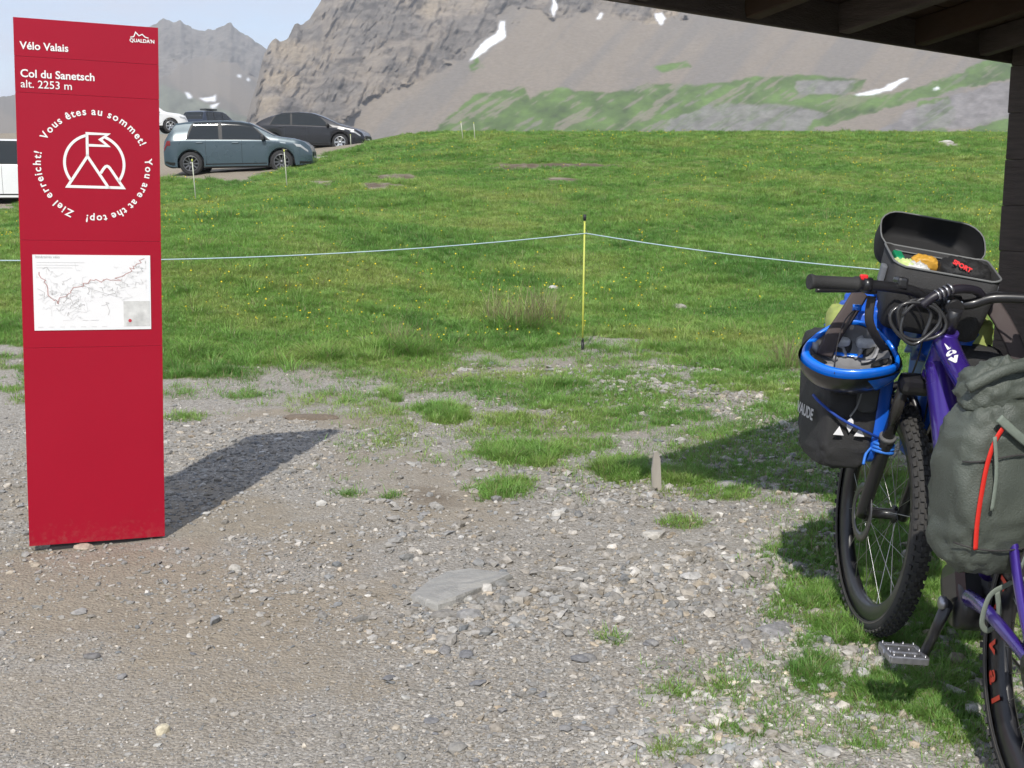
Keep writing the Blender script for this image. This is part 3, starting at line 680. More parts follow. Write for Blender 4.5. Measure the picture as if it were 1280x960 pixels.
def make_gravel():
    V0, F0 = ICO1; nv = len(V0)
    x, y = sample_area(132000, 2.4, 9.0, .58, 1.0)
    z = gz_arr(x, y); g = grass_density(x, y, z); t, p = soil(x, y, z)
    cl = fbm(x*2.2, y*2.2, seed=81, oct=4); cl2 = fbm(x*.6, y*.6, seed=83, oct=3)
    pr = (.25+1.1*sstep(.4, .62, cl*.6+cl2*.4))*(1-.72*t)*(1-.85*g)*(1-.5*p)
    k = RNG.uniform(0, 1, len(x)) < pr; x, y, z, p = x[k], y[k], z[k], p[k]; n = len(x)
    big = fbm(x*.9, y*.9, seed=85, oct=3)
    pxs, _q = project(x, y, z); r = np.exp(RNG.normal(math.log(.0044), .52, n))*np.interp(y, [2.5, 9], [.9, 1.5])*np.interp(pxs, [0, 420, 620, 1280], [.62, .66, 1.0, 1.05])*(.75+.8*sstep(.4, .62, big)); r = np.minimum(r, .026)
    jit = 1+RNG.normal(0, .22, (n, nv, 1))
    sc = np.stack([r*RNG.uniform(.75, 1.6, n), r*RNG.uniform(.7, 1.15, n), r*RNG.uniform(.35, .8, n)], 1)
    P = V0[None]*jit*sc[:, None]
    a = RNG.uniform(0, 6.28, n); tx = RNG.normal(0, .3, n)
    ca, sa = np.cos(a)[:, None], np.sin(a)[:, None]; ct, st = np.cos(tx)[:, None], np.sin(tx)[:, None]
    X, Y, Z = P[..., 0], P[..., 1], P[..., 2]
    Y, Z = Y*ct-Z*st, Y*st+Z*ct
    X, Y = X*ca-Y*sa, X*sa+Y*ca
    P = np.stack([X+x[:, None], Y+y[:, None], Z+(z+sc[:, 2]*.35)[:, None]], -1).reshape(-1, 3)
    Fc = (F0[None]+(np.arange(n)*nv)[:, None, None]).reshape(-1, 3)
    me = np_mesh('gravel', P, Fc, smooth=False)
    c = stone_colour(n)*(1+.35*p[:, None]); tn = RNG.uniform(0, 1, n) < .1; c[tn] *= np.array([1.12, 1.03, .9]); c *= 1.14
    attr_c(me, 'Col', np.repeat(c, nv, 0))
    tag(link('gravel', me, STONE), 'loose grey limestone gravel spread over the track', 'gravel', kind='stuff')
make_gravel()
def stone_mesh(name, size, seed, flat=.5, col=(.3, .29, .27), sub=2, angular=.22):
    V0, F0 = ICO2 if sub == 2 else ICO1; rr = np.random.default_rng(seed)
    q = V0.copy()
    for i in range(5):           # cut with random planes: angular broken faces
        d = rr.normal(0, 1, 3); d /= np.linalg.norm(d); h = rr.uniform(.55, .85); s = q@d; q = q-np.outer(np.maximum(s-h, 0), d)
    q = q*(1+rr.normal(0, angular*.2, (len(q), 1)))
    q = q*np.array([1, rr.uniform(.65, .95), flat])*size
    me = np_mesh(name, q, F0, smooth=False); attr_c(me, 'Col', np.tile(np.array(col), (len(q), 1))*(1+rr.normal(0, .05, (len(q), 1))))
    me.materials.append(STONE); return me
def make_stones():
    pool = [stone_mesh('stone', 1.0, 900+i, flat=random.choice((.3, .4, .55)), col=c) for i, c in enumerate([(.3, .29, .275), (.22, .215, .21), (.38, .37, .34), (.27, .25, .22), (.19, .19, .195), (.34, .33, .31), (.42, .41, .38), (.25, .245, .24), (.3, .27, .23), (.23, .225, .22)])]
    n = 0; rr = random.Random(5)
    while n < 230:
        px = rr.uniform(-10, 1240); py = rr.uniform(520, 958)
        if px < 480 and rr.random() < .72: continue
        h = ground_hit(px, py)
        if 0 < px < 215 and py < 705: continue
        r = min(.04, math.exp(rr.gauss(math.log(.016), .35)))*(1.0 if px > 480 else .7)
        o = bpy.data.objects.new('stone', pool[rr.randrange(len(pool))]); COL.objects.link(o); o.parent = ground
        o.location = (h.x, h.y, h.z+r*.12); o.scale = (r*rr.uniform(.8, 1.3), r*rr.uniform(.8, 1.2), r); o.rotation_euler = (rr.gauss(0, .15), rr.gauss(0, .15), rr.uniform(0, 6.28)); n += 1
    def rock(px, py, size, flat, col, label, seed, sc=(1, 1, 1), rz=0.0, lift=.3, tilt=(0, 0), name='rock'):
        h = ground_hit(px, py); me = stone_mesh(name, size, seed, flat, col); o = link(name, me, STONE)
        o.location = (h.x, h.y, h.z+size*flat*lift); o.scale = sc; o.rotation_euler = (*tilt, rz); return tag(o, label, 'stone')
    rock(698, 648, .033, .75, (.52, .5, .46), 'pale cream angular stone lying just past the grass tufts', 41)
    rock(586, 772, .042, .55, (.27, .265, .26), 'rounded grey stone beside the large flat slab', 42, rz=.4)
    rock(293, 714, .024, .8, (.42, .4, .36), 'small blocky pale stone on the bare tan track', 43)
    rock(99, 769, .03, .4, (.3, .29, .275), 'flat oval grey stone on the track below the red panel', 44)
    rock(115, 826, .026, .35, (.17, .165, .16), 'dark grey flake of rock on the tan track', 45)
    rock(204, 916, .022, .8, (.6, .54, .4), 'small cream yellow stone on the tan track', 46, rz=1)
    rock(818, 672, .055, .4, (.42, .4, .36), 'lumpy pale stone by a rusty moss patch', 47, rz=.2)
    rock(862, 722, .045, .35, (.45, .44, .42), 'whitish angular stone among broken shale', 48, rz=.8)
    rock(986, 489, .035, .4, (.6, .52, .36), 'flat cream stone in the grass beside the pannier', 49)
    rock(105, 686, .04, .35, (.4, .34, .27), 'pale tan stone at the foot of the red panel', 50)
    rock(1145, 700, .06, .5, (.3, .28, .25), 'brownish stone in the grass beneath the bicycle', 51, rz=.7)
    rock(968, 792, .085, .16, (.26, .255, .255), 'smooth grey flat stone at the grass edge near the pedal', 52, sc=(1, .8, 1), rz=.9)
    rock(912, 608, .075, .22, (.27, .26, .25), 'flat grey stone in the shade of the hut roof', 53)
    rock(700, 714, .05, .22, (.5, .48, .44), 'thin pale elongated stone near the big slab', 54, sc=(1.2, .45, 1), rz=-.35)
    rock(1182, 180, .2, .4, (.5, .48, .44), 'pale boulder lying at the crest of the meadow', 55)
    rock(385, 522, .11, .2, (.17, .135, .10), 'low brown clod of earth at the end of the panel shadow', 56, sc=(1.7, .9, 1), lift=.0)
    rock(850, 386, .09, .5, (.33, .31, .27), 'weathered stone half hidden in grass beyond the yellow post', 57)
    rock(690, 362, .07, .5, (.55, .53, .5), 'small white stone in the meadow by the yellow post', 58)
    # the flat slab let into the track
    pts = [(512, 752), (533, 735), (560, 722), (590, 719), (632, 722), (640, 727), (602, 742), (572, 757), (548, 763), (530, 760)]
    g = [on_plane(a, b) for a, b in pts]; c = sum(g, Vector())/len(g); zc = gz(c.x, c.y); b = MB(); n = len(g)
    rings = []
    for k, (s, dz) in enumerate(((1.04, -.02), (1.0, .012), (.93, .019), (.5, .022))):
        rings.append([((p.x-c.x)*s+.006*math.sin(i*5+k), (p.y-c.y)*s, dz+.004*math.sin(i*3.3+k*2)) for i, p in enumerate(g)])
    b.grid([r + [r[0]] for r in rings], smooth=False); b.add([*rings[-1], (0, 0, .021)], [(i, (i+1) % n, n) for i in range(n)])
    sl = b.build('stone_slab', mat('slab_limestone', (.25, .25, .245), .75, var=.3, scale=14, bump=.5, bscale=60, c2=(.34, .33, .3), stretch=(1, 2.5, 1)))
    sl.location = (c.x, c.y, zc); tag(sl, 'large flat grey stone slab bedded in the gravel', 'slab')
make_stones()
# ------------------------------------------------------------------ lettering
_txt_cache = {}
def text_2d(body, size=1.0, bold=0.0):
    """outline font text -> (verts2d, faces) lying in a plane, origin at baseline left"""
    k = (body, size, bold)
    if k in _txt_cache: return _txt_cache[k]
    cu = bpy.data.curves.new('lettering', 'FONT'); cu.body = body; cu.size = size; cu.offset = bold*size; cu.resolution_u = 3
    o = bpy.data.objects.new('lettering', cu); COL.objects.link(o)
    bpy.context.view_layer.update()
    me = o.evaluated_get(bpy.context.evaluated_depsgraph_get()).to_mesh()
    V = [(v.co.x, v.co.y) for v in me.vertices]; Fc = [tuple(p.vertices) for p in me.polygons]
    bpy.data.objects.remove(o); bpy.data.curves.remove(cu)
    _txt_cache[k] = (V, Fc); return V, Fc
def text_width(body, size=1.0):
    def w(b):
        V, _ = text_2d(b, size); return max(v[0] for v in V)
    return w(body+'l')-w('l') if body else 0.0
def flat_text(body, width, place, bold=0.012, hscale=1.0):
    """MB of the text scaled to a width; place maps (x, y) to a 3D point"""
    V, Fc = text_2d(body, 1.0, bold); x0 = min(v[0] for v in V); x1 = max(v[0] for v in V); s = width/(x1-x0)
    return MB().add([place((x-x0)*s, y*s*hscale) for x, y in V], Fc)
def ribbon(pts, w, place, closed=False):
    P = [Vector((a, b)) for a, b in pts]; n = len(P); b = MB(); L_, R_ = [], []
    for i in range(n):
        if closed: a, c = P[i-1], P[(i+1) % n]
        else: a, c = P[max(i-1, 0)], P[min(i+1, n-1)]
        t1 = (P[i]-a).normalized() if (P[i]-a).length > 1e-9 else (c-P[i]).normalized()
        t2 = (c-P[i]).normalized() if (c-P[i]).length > 1e-9 else t1
        nn = (Vector((-t1.y, t1.x))+Vector((-t2.y, t2.x))); nn = nn/max(nn.length, 1e-6); k = min(2.2, 1/max(.3, nn.dot(Vector((-t1.y, t1.x)))))
        L_.append(place(*(P[i]+nn*w*.5*k))); R_.append(place(*(P[i]-nn*w*.5*k)))
    m = n if closed else n-1
    return b.add(L_+R_, [(i, (i+1) % n, n+(i+1) % n, n+i) for i in range(m)])

# ------------------------------------------------------------------ the red panel
def make_sign():
    BL, BR = on_plane(37, 690), on_plane(206, 672); W = (BR-BL).length; H = 1.925; D = .055
    c = (BL+BR)*.5; rz = math.atan2(BR.y-BL.y, BR.x-BL.x)
    root = thing('information_panel', 'tall red information panel with white lettering and a map', 'sign', (c.x, c.y, gz(c.x, c.y)+.006), (0, R(1.9), rz))
    red = mat('red_enamel', (.345, .005, .023), .34, var=.05, scale=4, coat=.16, spec=.22); red.node_tree.nodes['Principled BSDF'].inputs['Coat Roughness'].default_value = .14
    N, L = red.node_tree.nodes, red.node_tree.links; bs = N['Principled BSDF']; src = bs.inputs['Base Color'].links[0].from_socket
    tc = N.new('ShaderNodeTexCoord'); sx = N.new('ShaderNodeSeparateXYZ'); L.new(tc.outputs['Object'], sx.inputs[0])
    nz = N.new('ShaderNodeTexNoise'); nz.inputs['Scale'].default_value = 45; nz.inputs['Detail'].default_value = 8; nz.inputs['Roughness'].default_value = .75; L.new(tc.outputs['Object'], nz.inputs['Vector'])
    m1 = N.new('ShaderNodeMapRange'); m1.inputs['From Min'].default_value = .02; m1.inputs['From Max'].default_value = .2; m1.inputs['To Min'].default_value = .26; m1.inputs['To Max'].default_value = 0; L.new(sx.outputs['Z'], m1.inputs['Value'])
    ma = N.new('ShaderNodeMath'); ma.operation = 'ADD'; L.new(m1.outputs['Result'], ma.inputs[0]); L.new(nz.outputs['Fac'], ma.inputs[1])
    m2 = N.new('ShaderNodeMapRange'); m2.inputs['From Min'].default_value = .70; m2.inputs['From Max'].default_value = 1.05; m2.inputs['To Max'].default_value = .28; L.new(ma.outputs[0], m2.inputs['Value'])
    mxd = N.new('ShaderNodeMix'); mxd.data_type = 'RGBA'; L.new(m2.outputs['Result'], mxd.inputs[0]); L.new(src, mxd.inputs[6]); mxd.inputs[7].default_value = (.26, .2, .15, 1); L.new(mxd.outputs[2], bs.inputs['Base Color'])
    dark = mat('panel_core', (.03, .028, .03), .6); white = mat('white_print', (.82, .81, .79), .55, var=.03)
    MB().box((0, D/2, H/2+.006), (W-.006, D, H-.012), bev=.003).build('core', dark, root)
    MB().box((0, D*.45, -.02), (W*.7, D*.6, .06)).build('foot', dark, root)
    seams = [0.012, .758, 1.15, 1.669, 1.793, H]; yf = -.004
    for z0, z1 in zip(seams[:-1], seams[1:]):
        MB().box((0, -.0005, (z0+z1)/2), (W, .006, z1-z0-.0008), bev=.0004).build('panel_plate', red, root)
    yp = yf-.0012
    P = lambda x, z: (x, yp, z)
    X = lambda fx: (fx-.5)*W
    k = 4.47/F_PX
    for body, px0, px1, py, bold in (('Vélo Valais', 21, 77, 1.818, .02), ('Col du Sanetsch', 21, 107, 1.722, .02), ('alt. 2253 m', 21, 80, 1.686, .004)):
        x0 = X((px0-14)/184); flat_text(body, (px1-px0)*k, lambda x, y, x0=x0, z0=py: P(x+x0, z0+y), bold).build('lettering', white, root)
    # small emblem at the top right corner
    flat_text("QUALDA'N", 30*k, lambda x, y: P(x+X(.795), 1.868+y), .03).build('lettering', white, root)
    ribbon([(X(.80), 1.884), (X(.825), 1.887), (X(.838), 1.903), (X(.862), 1.891), (X(.885), 1.897), (X(.905), 1.888), (X(.93), 1.885)], .0035, P).build('emblem', white, root)
    # ring of words
    cx, cz = X(.525), 1.422; q = k/5.333
    def arc_text(body, a0, a1, r, size):
        ws = [text_width(body[:i], 1.0) for i in range(len(body)+1)]; tot = ws[-1]; b = MB()
        for i, ch in enumerate(body):
            if ch == ' ': continue
            V, Fc = text_2d(ch, 1.0, .022); xm = (ws[i]+ws[i+1])/2; an = R(a0+(a1-a0)*xm/tot); hw = (ws[i+1]-ws[i])/2
            rx, rz_ = math.sin(an), -math.cos(an)          # tangent, clockwise
            ux, uz = math.cos(an), math.sin(an)
            b.add([P(cx+ux*(r+y*size)+rx*(x-hw)*size, cz+uz*(r+y*size)+rz_*(x-hw)*size) for x, y in V], Fc)
        return b
    for body, a0, a1 in (('Vous êtes au sommet!', 153, 24), ('You are at the top!', 10, -100), ('Ziel erreicht!', 248, 166)):
        arc_text(body, a0, a1, 334*q, 68*q).build('lettering', white, root)
    E = lambda a, b: (cx+(a-577)*q, cz-(b-485)*q)
    lw = 18*q
    for pts, cl in (([(538, 425), (408, 628), (668, 628)], True), ([(620, 535), (640, 503), (652, 489), (662, 486), (672, 490), (682, 502), (765, 628), (668, 628)], False), ([(538, 425), (538, 275), (672, 275), (622, 312), (670, 352), (540, 352)], False)):
        ribbon([E(*p) for p in pts], lw, P, cl).build('emblem', white, root)
    cc, rr = (582, 472), 190
    for a0, a1 in ((217, 104), (68, -37)):
        ribbon([E(cc[0]+rr*math.cos(R(a0+(a1-a0)*i/24)), cc[1]-rr*math.sin(R(a0+(a1-a0)*i/24))) for i in range(25)], lw, P).build('emblem', white, root)
    # the map
    mp = mat('map_paper', (.80, .80, .80), .45, var=.03, scale=40)
    x0, x1, z0, z1 = X(.082), X(.918), .822, 1.098
    m = MB().box(((x0+x1)/2, yp, (z0+z1)/2), (x1-x0, .002, z1-z0)).build('map_sheet', mp, root)
    ym = yp-.0018; Q = lambda a, b: (x0+(x1-x0)*a, ym, z0+(z1-z0)*b); w, h = x1-x0, z1-z0
    ink = mat('map_grey_ink', (.48, .47, .46), .6, var=.2); redink = mat('map_route_ink', (.5, .3, .28), .6, var=.2); pale = mat('map_relief_ink', (.68, .68, .67), .6, var=.18, scale=120); inset = mat('map_inset_relief', (.42, .43, .42), .6, var=.6, scale=22, c2=(.62, .62, .6))
    rr = random.Random(3)
    def lines(paths, wd, mt, name):
        b = MB()
        for p in paths:
            r = ribbon(p, wd, lambda a, c: Q(a, c)); b.add(r.v, r.f)
        tag(b.build(name, mt, m), kind='stuff')
    def wiggle(p, n=5, am=.012):
        out = []
        for i in range(len(p)-1):
            for j in range(n):
                t = j/n; out.append((p[i][0]+(p[i+1][0]-p[i][0])*t+rr.gauss(0, am), p[i][1]+(p[i+1][1]-p[i][1])*t+rr.gauss(0, am)))
        return out+[p[-1]]
    main = [(.05, .76), (.1, .6), (.16, .42), (.21, .38), (.3, .5), (.38, .6), (.48, .68), (.6, .66), (.72, .68), (.8, .76), (.88, .87), (.95, .96)]
    lines([wiggle(main)], .008, redink, 'map_route'); lines([[(.38, .62), (.5, .54), (.62, .48), (.75, .43)]], .004, ink, 'map_road')
    side = []
    for i in range(120):
        t = rr.random(); a = main[rr.randrange(len(main)-1)]; p = [(a[0]+rr.gauss(.05, .07), a[1]+rr.gauss(-.08, .1))]
        for j in range(5): p.append((p[-1][0]+rr.gauss(.008, .022), p[-1][1]+rr.gauss(-.004, .03)))
        p = [(min(.75, max(.03, x)) if y < .42 else min(.96, max(.03, x)), min(.93, max(.13, y))) for x, y in p]; side.append(p)
    lines(side[:90], .0035, pale, 'map_paths'); lines(side[90:], .004, ink, 'map_paths')
    tl = []
    for i in range(3): tl.append([(.03, .9-.035*i), (.43-.05*i, .9-.035*i)])
    lines(tl, .006, pale, 'map_caption'); flat_text('Itinéraires vélo', w*.2, lambda x, y: (x0+w*.025+x, ym, z0+h*.955+y), .01).build('lettering', ink, m)
    lines([[(.03+.09*i, .045), (.075+.09*i, .045)] for i in range(7)], .007, pale, 'map_key')
    MB().box((x0+w*.875, ym, z0+h*.215), (w*.23, .0006, h*.34)).build('map_inset', inset, m)
    MB().lathe([(0, 0), (.0062, 0)], (x0+w*.815, ym-.001, z0+h*.12), (0, -1, 0), 12).build('map_marker', mat('marker_red', (.5, .04, .06), .5), m)
make_sign()

# ------------------------------------------------------------------ fence, stake
def cord_path(a, b, sag, n=14):
    a, b = Vector(a), Vector(b); return [a.lerp(b, i/n)-Vector((0, 0, sag*4*(i/n)*(1-i/n))) for i in range(n+1)]
def make_fence():
    yel = mat('fibreglass_yellow', (.52, .55, .10), .45, var=.12); blk = mat('black_plastic', (.018, .018, .02), .5); whi = mat('fibreglass_pale', (.55, .56, .45), .5)
    cordm = mat('fence_cord', (.40, .52, .56), .7, var=.35, scale=160)
    base = ground_hit(728, 438); top = at_dist(731, 268, base.y); h = top.z-base.z
    r = thing('fence_post', 'slim yellow plastic fence post holding up the cord', 'fence post', base)
    dx = top.x-base.x; s = lambda t: (dx*t, 0, h*t)
    MB().tube([s(.07), s(.35), s(.97)], [.0075, .0075, .007], 8).build('shaft', yel, r)
    MB().tube([s(-.05), s(.075)], .011, 8).build('spike', blk, r)
    MB().box((dx*.07, -.03, h*.085), (.012, .07, .01), bev=.002).build('foot_step', blk, r)
    MB().tube([s(.955), s(1.0)], .012, 8).build('cap', blk, r)
    hk = MB().tube([Vector(s(.855))+Vector((.006, 0, 0)), Vector(s(.855))+Vector((.022, -.004, .004)), Vector(s(.86))+Vector((.018, -.004, .022)), Vector(s(.875))+Vector((.006, 0, .02))], .003, 6).build('cord_hook', blk, r)
    a = base+Vector((dx*.86+.012, 0, h*.862))
    l = at_dist(-60, 325, 8.2); rt = at_dist(1330, 352, 7.7)
    c = MB().tube(cord_path(l, a, .07)+[a+Vector((.003, -.004, 0))]+cord_path(a, rt, .05)[1:], .0042, 6, up=(0, 0, 1)).build('rope', cordm, None, off=a)
    c.location = a; tag(c, 'thin pale blue rope strung along the fence across the meadow', 'rope')
    for (px, py, tx, ty, lab) in ((245, 251, 240, 199, 'thin whitish fence stake in front of the grey hatchback rear wheel'), (359, 233, 355, 187, 'thin whitish fence stake in front of the grey hatchback front wheel'),
                                   (439, 188, 438, 168, 'short pale stake standing beside the black car front wheel'), (579, 176, 576, 152, 'thin pale stake leaning on the crest of the meadow'), (594, 176, 592, 153, 'thin upright pale stake on the crest of the meadow')):
        b0 = ground_hit(px, py); t0 = at_dist(tx, ty, b0.y); d = t0-b0
        rr = thing('fence_stake', lab, 'stake', b0)
        MB().tube([(0, 0, -.08), d*.6, d*.96], [.012, .011, .01], 6).build('shaft', whi, rr); MB().tube([d*.94, d], .016, 6).build('cap', yel, rr)
    # split wooden stake in the gravel
    b0 = ground_hit(821, 614); t0 = at_dist(817, 563, b0.y); h = t0.z-b0.z; wd = mat('weathered_board', (.36, .33, .29), .85, var=.3, scale=30, stretch=(1, 1, .1), bump=.4)
    o = MB().prism([(-.021, -.06), (.017, -.06), (.02, 0), (.015, h*.8), (.002, h), (-.012, h*.97), (-.024, h*.5)], -.008, .008).build('wooden_stake', wd)
    o.location = b0; o.rotation_euler = (R(2), R(-2), R(8)); tag(o, 'short weathered grey board standing upright in the gravel', 'stake')
make_fence()

# ------------------------------------------------------------------ the timber hut
def make_hut():
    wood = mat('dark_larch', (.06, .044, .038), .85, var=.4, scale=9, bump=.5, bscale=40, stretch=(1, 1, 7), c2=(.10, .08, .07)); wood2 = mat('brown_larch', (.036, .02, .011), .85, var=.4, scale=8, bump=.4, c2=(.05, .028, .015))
    grey = mat('weathered_timber', (.075, .068, .066), .85, var=.3, scale=14, bump=.4)
    zE = 1.88
    C0 = Vector((.262, 3.66, zE)); W0 = at_dist(1264, 80, 5.76); u = Vector((W0.x-C0.x, W0.y-C0.y, 0)).normalized(); v = Vector((u.y, -u.x, 0))
    org = Vector((W0.x, W0.y, 0)); up = Vector((0, 0, 1)); pitch = R(13)
    vs_ = (v*math.cos(pitch)+up*math.sin(pitch)); ns = u.cross(vs_).normalized()
    if ns.z < 0: ns = -ns
    root = thing('timber_hut', 'dark timber hut with overhanging roof beside the bicycle', 'hut', org)
    def beam(a, b, w, h, m, name, n=None, parent=root):
        a, b = Vector(a), Vector(b); t = (b-a).normalized(); nn = (n or up); nn = (nn-t*nn.dot(t)).normalized(); s = t.cross(nn)
        mt = Matrix((t, s, nn)).transposed(); bb = MB().box((a+b)/2, ((b-a).length, w, h), rot=mt, bev=.006); return bb.build(name, m, parent, off=org)
    Ltot = 6.2; Dp = 4.2
    e0 = C0; 
    beam(e0+up*.055-u*.02+v*.012, e0+u*Ltot+up*.055+v*.012, .024, .11, wood, 'fascia_board', n=up)
    nb = 16; bw = .26
    for i in range(nb):                                  # roof boards run along the eave
        a = e0+vs_*(bw*i+.04)+ns*.115
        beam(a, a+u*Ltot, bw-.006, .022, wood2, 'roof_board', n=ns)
    for i in range(11):                                  # rafters run up from the eave
        a = e0+u*(.12+.6*i)+vs_*.03+ns*.052
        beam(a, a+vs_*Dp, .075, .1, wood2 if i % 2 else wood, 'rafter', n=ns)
    sh = e0+vs_*(-.05)+ns*.14                             # covering above the boards
    beam(sh+vs_*(Dp/2)-u*.05, sh+vs_*(Dp/2)+u*(Ltot+.05), Dp+.1, .03, grey, 'roof_cover', n=ns)
    # corner of squared logs that closes the far end of the porch
    wl = W0+u*.02; wx = Vector((wl.x, wl.y, 0))+v*.03
    lh = .205; nlog = 10
    for i in range(nlog):
        d0 = .003*math.sin(i*2.1); z = .02+lh*(i+.5)
        if z > 2.15: break
        a = wx+v*(d0)+up*z; beam(a, a+v*3.0, .19, lh-.0006, wood, 'wall_log', n=up)
    # eave purlin carried by the posts, and the post the handlebar leans on
    pz = zE+.09
    p1 = Vector((1.66, 3.33, 0))
    beam(p1-up*.05, p1+up*2.28, .13, .13, wood, 'porch_post', n=u)
    for k in (1.15,):
        a = e0+vs_*k+ns*(-.04); beam(a+u*.05, a+u*(Ltot-.2), .13, .13, wood, 'purlin', n=ns)
    bk = e0+v*3.4
    for i in range(12):                                   # back wall of the porch
        z = .02+lh*(i+.5); a = Vector((bk.x, bk.y, z))-u*.2; beam(a, a+u*5.6, .16, lh-.006, wood if (i*7) % 3 else wood2, 'wall_log', n=up)
make_hut()
# ------------------------------------------------------------------ cars
GLASS = mat('car_glass', (.02, .024, .026), .06, var=.1, spec=.5); TYRE = mat('tyre_rubber', (.022, .022, .023), .8, var=.25, scale=60)
TRIM = mat('black_trim', (.016, .016, .017), .55); ALLOY = mat('alloy_wheel', (.42, .43, .44), .35, metal=.8); LAMP = mat('headlamp_lens', (.36, .37, .38), .15, var=.2, scale=14); TAIL = mat('tail_lamp', (.16, .008, .008), .25)
CHROME = mat('bright_metal', (.6, .6, .6), .2, metal=1)
def car(name, label, paint, loc, heading, roof, belt, W, zb, wheels, rw, winds, screen, back, lamps, tails, group=None, dark_rim=False, rails=False, spokes=10, full=True, plan=(.42, .3), door=None):
    """x runs from tail (0) to nose (L); roof: (x, z) of the upper silhouette, belt: (x, z) of the window line"""
    L_ = roof[-1][0]; rx, rzv = zip(*roof); bx, bz = zip(*belt); hw = W/2
    root = thing(name, label, 'car', loc, (0, 0, heading), group)
    def plan_w(x):
        a = max(0, 1-x/plan[1]); b = max(0, 1-(L_-x)/plan[0]); return hw*(1-.07*a**2-.22*b**2.2)
    def sect(x):
        top = float(np.interp(x, rx, rzv)); bl = min(float(np.interp(x, bx, bz)), top-.015); w = plan_w(x)
        e0 = max(0, 1-x/.25); e1 = max(0, 1-(L_-x)/.35); lo = zb+.10*e0**2+.05*e1**2
        for wx in wheels:
            q = (rw+.045)**2-(x-wx)**2
            if q > 0: lo = max(lo, rw+math.sqrt(q))
        bl = max(bl, lo+.06); gh = max(top-bl, .012)
        wr = max(w-.045-.12*min(gh, .55)/.55, .35)
        return [(w*.55, lo), (w*.94, lo), (w*.985, lo+.03), (w*.998, lo+(bl-lo)*.38), (w, lo+(bl-lo)*.68), (w*.999, bl-.04), (w*.968, bl), (wr+(w*.968-wr)*.5, bl+gh*.5), (wr+.012, bl+gh*.86), (wr*.93, bl+gh*.965), (wr*.65, bl+gh*.995), (0, bl+gh*1.01)]
    def S(x, s, out=0.0):
        P = sect(x); s = min(max(s, 0), len(P)-1.001); i = int(s); f = s-i; y = P[i][0]*(1-f)+P[i+1][0]*f; z = P[i][1]*(1-f)+P[i+1][1]*f
        dy, dz = P[i+1][0]-P[i][0], P[i+1][1]-P[i][1]; l = math.hypot(dy, dz) or 1
        return y+out*dz/l, z-out*dy/l
    xs = [0, .015, .04, .08, .14]+list(np.linspace(.2, L_-.2, 44))+[L_-.14, L_-.08, L_-.04, L_-.015, L_]+list(rx)
    for wx in wheels: xs += [wx+(rw+.045)*math.sin(R(t)) for t in (-90, -89, -84, -75, -65, -55, -45, -35, -25, -12, 0, 12, 25, 35, 45, 55, 65, 75, 84, 89, 90)]
    xs = sorted(set(round(x, 4) for x in xs))
    b = MB(); rows = []
    for x in xs:
        P = sect(x); rows.append([(x, y, z) for y, z in P]+[(x, -y, z) for y, z in reversed(P[:-1])])
    m = len(rows[0]); b.grid(rows, True, closed_v=True); n = len(rows)
    b.f.append(tuple(range(m))); b.sm.append(False); b.f.append(tuple((n-1)*m+i for i in reversed(range(m)))); b.sm.append(False)
    body = b.build('body', paint, root); body.data.set_sharp_from_angle(angle=R(32))
    for wx in wheels: MB().box((wx, 0, rw+.12), (2*rw+.04, W-.34, .4)).build('wheel_well', TRIM, root)
    MB().box((L_*.5, 0, zb+.05), (L_*.55, W-.25, .12)).build('floor_pan', TRIM, root)
    sides = (-1, 1)
    for sg in sides:
        a0, a1, a2, a3 = winds[0][0]-.05, winds[-1][1]+.08, winds[0][2]-.05, winds[-1][3]+.05; rws = []
        for j in range(7):
            t = j/6; s = 6.03+2.52*t; a = a0+(a2-a0)*t; c_ = a1+(a3-a1)*t
            rws.append([(a+(c_-a)*i/14, *(lambda yz: (sg*yz[0], yz[1]))(S(a+(c_-a)*i/14, s, .0045))) for i in range(15)])
        MB().grid(rws).build('window_surround', TRIM, root)
        for (x0, x1, x2, x3) in winds:                       # window: bottom edge x0..x1, top edge x2..x3
            rws = []
            for j in range(7):
                t = j/6; s = 6.1+2.2*t; a = x0+(x2-x0)*t; c_ = x1+(x3-x1)*t
                rws.append([(a+(c_-a)*i/10, *(lambda yz: (sg*yz[0], yz[1]))(S(a+(c_-a)*i/10, s, .010))) for i in range(11)])
            MB().grid(rws).build('window', GLASS, root)
        for (x0, x1, s0, s1, mt, nm) in ((lamps[0], lamps[1], lamps[2], lamps[3], LAMP, 'headlight'), (tails[0], tails[1], tails[2], tails[3], TAIL, 'tail_light')):
            rws = []
            for j in range(5):
                t = j/4; a = x0+(.06 if nm == 'headlight' else 0)*(1-t)*1.5
                rws.append([(a+(x1-a)*i/8, *(lambda yz: (sg*yz[0], yz[1]))(S(a+(x1-a)*i/8, s0+(s1-s0)*t, .008))) for i in range(9)])
            MB().grid(rws).build(nm, mt, root)
        # sill strip, handles, mirror
        rws = [[(wheels[0]+.4+(wheels[1]-wheels[0]-.8)*i/10, *(lambda yz: (sg*yz[0], yz[1]))(S(wheels[0]+.4+(wheels[1]-wheels[0]-.8)*i/10, s, .006))) for i in range(11)] for s in (1.0, 1.6, 2.3)]
        MB().grid(rws).build('sill', TRIM, root)
